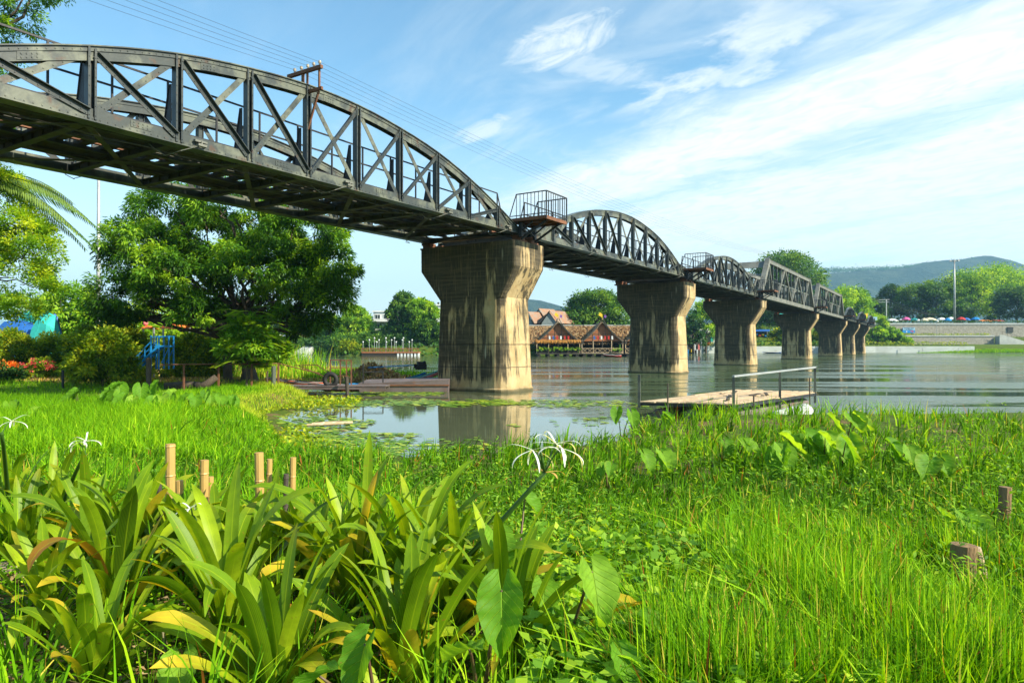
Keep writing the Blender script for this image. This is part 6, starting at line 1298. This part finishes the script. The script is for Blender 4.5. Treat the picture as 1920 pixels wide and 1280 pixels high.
for (px, py, Yd, s_, lb) in [(150, 735, 18.5, .55, 'tall taro leaf nearest the lawn'), (205, 722, 18, .62, 'largest upright taro leaf behind the lilies, near the shrubs'), (240, 742, 17.5, .5, 'taro plant right of the tallest upright one'), (275, 725, 18.5, .55, 'taro plant before the bank logs'), (300, 748, 17, .45, 'low taro plant before the blue steps'), (335, 738, 18, .5, 'taro plant under the fence posts'), (365, 745, 17.5, .45, 'taro plant below the leaning log'), (395, 738, 18.5, .42, 'taro plant at the end of the leafy row'), (420, 748, 18, .4, 'last small taro plant before the open grass'), (60, 775, 15, .45, 'taro plant in the grass beside the lawn edge'), (20, 760, 16, .4, 'taro plant at the frame edge by the lawn'),
        (1460, 850, 8.6, .34, 'dark folded taro leaf on the sunny grass'), (1490, 835, 9.2, .36, 'pair of upright taro leaves in the middle of the sunny grass'), (1545, 835, 9.0, .34, 'taro with a bright wavy leaf on the sunny grass'), (1575, 850, 8.6, .30, 'yellow-green taro beside the wavy one'), (1585, 800, 10.5, .3, 'yellowing taro leaf standing alone near the raft'), (1675, 850, 8.8, .30, 'spreading taro with several leaves on the sunny grass'), (1755, 870, 8.2, .28, 'yellow taro leaf facing the sun'), (1380, 840, 9.4, .24, 'small taro below the plank raft'), (1165, 770, 12.6, .38, 'taro leaf at the water edge left of the raft'), (1235, 775, 13.5, .3, 'taro leaf at the bank before the raft'), (1780, 975, 5.6, .24, 'taro with torn yellow leaf above the tree stump'), (1220, 870, 8.5, .26, 'taro leaf above the lily flower'), (1140, 890, 7.4, .18, 'orange-yellow withered taro leaf right of the white flower')]:
    st = []; bz = PG(px, py+30, .5)
    for q in range(r.choice([2, 3, 3]) if Yd > 5.7 else 2): s_ = s_*(1.28 if Yd < 11 and q == 0 else 1); st.append((px+r.uniform(-.9, .9)*s_*FP/Yd*.6, py-(16 if Yd < 11 else 0)+r.uniform(-.3, .5)*s_*FP/Yd*.4, Yd+r.uniform(-.2, .2), s_*r.uniform(.75, 1.05), r.uniform(-2.6, -.4), r.uniform(35, 80), (.55 if 'yellow' in lb else r.choice([0, 0, .3]))))
    k += 1; taro(lb, st, 800+k, group=TG, base=(px, 0, Yd+.1))
# ---------------------------------------------------------------- bamboo stakes, stumps, rock, soil litter
SG = 'bamboo stakes in the lily bed'
for (px, pt, Yd, rr, lb) in [(320, 832, 4.9, .033, 'tallest pale bamboo stake, left of the others'), (384, 862, 5.0, .030, 'second bamboo stake, between the two tallest ones'), (486, 848, 4.75, .031, 'tall bamboo stake standing in the middle of the lilies'), (506, 860, 5.0, .020, 'thin bamboo stake just behind the middle one'), (550, 857, 4.9, .022, 'slim bamboo stake right of the thin one'), (537, 888, 4.85, .019, 'dark split bamboo stake before the slim one'), (337, 900, 5.1, .028, 'short bamboo stub behind the lily leaves'), (299, 906, 5.2, .02, 'shortest dark bamboo stub in the bed'), (395, 893, 5.2, .024, 'low bamboo stub behind the second stake')]:
    stake(px, pt, Yd, rr, BAMB if 'dark' not in lb else WOODD, lb, lean=(random.Random(px).uniform(-.03, .03), 0), group=SG, name='bamboo_stake')
OLDB = basic('old split bamboo', (.27, .17, .08), (.16, .10, .05), 6, .85, 0, .8, stretch=(1, 1, .2), c3=(.38, .28, .16))
for (px, pt, Yd, rr, lb) in [(1884, 912, 6.2, .05, 'old bamboo stub standing in the grass near the edge'), (1806, 1020, 4.4, .075, 'thick split bamboo stump in the sunny grass'), (1828, 1026, 4.42, .03, 'thin grey cane leaning on the split stump')]:
    stake(px, pt, Yd, rr, OLDB if rr > .03 else WOODP, lb, lean=(.02 if rr > .03 else -.1, 0), group='bamboo stumps in the grass', name='bamboo_stump', zb=.45)
for (px, py, s_, lb) in [(22, 1078, .11, 'rounded tan rock in the shaded soil'), (75, 1100, .08, 'small brown stone beside the rounded rock')]:
    q = PG(px, py, .5); m = MB(); rr = random.Random(px); m.ball((0, 0, .03), s_, 10, 7, (1.3, 1, .7)); m.v = [tuple(c*(1+rr.uniform(-.06, .06)) for c in v) for v in m.v]; m.build('rock', ROCK, loc=q, smooth=True, label=lb, cat='rock')
rs = np.random.RandomState(8)
n = 9000; x = rs.uniform(-4.5, 1.2, n); y = rs.uniform(2.3, 5.6, n); z = height(x, y)+rs.uniform(.005, .03, n)
V, F = cards(np.stack([x, y, z], -1), unit(np.stack([rs.normal(size=n), rs.normal(size=n), rs.normal(0, .25, n)], -1)), unit(rs.normal(size=(n, 3))*.35+[0, 0, 1]), rs.uniform(.03, .12, n), rs.uniform(.012, .03, n), .15); npmesh('leaf_litter', V, F, L_DRY, tint=np.repeat(rs.uniform(0, 1, n), 4), kind='stuff', label='dry leaf litter on the soil under the lilies', cat='leaf litter')
m0 = 2300; x = rs.uniform(-4.5, 1.4, m0); y = rs.uniform(2.4, 5.6, m0); per = 12; n = m0*per; hh = np.repeat(rs.uniform(.04, .2, m0), per)*rs.uniform(.2, 1, n); C = np.stack([np.repeat(x, per)+rs.normal(0, .035, n), np.repeat(y, per)+rs.normal(0, .035, n), np.repeat(height(x, y), per)+hh], -1)
V, F = cards(C, unit(np.stack([rs.normal(size=n), rs.normal(size=n), rs.uniform(-.1, .6, n)], -1)), unit(rs.normal(size=(n, 3))*.35+[0, 0, 1]), rs.uniform(.015, .042, n), rs.uniform(.012, .03, n)); npmesh('creeping_weeds', V, F, L_GRASS, tint=np.repeat(np.clip(rs.normal(.45, .25, n), 0, 1), 4), extra={'dry': np.zeros(n*4)}, kind='stuff', label='small creeping weeds between the lily clumps', cat='weeds')

n = 3000; x = rs.uniform(.05, 1.5, n); y = rs.uniform(2.5, 4.9, n); z = height(x, y); C = np.stack([x, y, z+rs.uniform(.05, .40, n)], -1)
V, F = cards(C, unit(np.stack([rs.normal(size=n), rs.normal(size=n)-.3, rs.uniform(-.5, .4, n)], -1)), unit(rs.normal(size=(n, 3))*.45+[0, -.3, 1]), rs.uniform(.05, .10, n), rs.uniform(.035, .07, n)); npmesh('creeper_leaves', V, F, L_FARB, tint=np.repeat(np.clip(rs.normal(.5, .25, n), 0, 1), 4), kind='stuff', label='broad-leaved creeper between the lilies and the grass', cat='creeper')
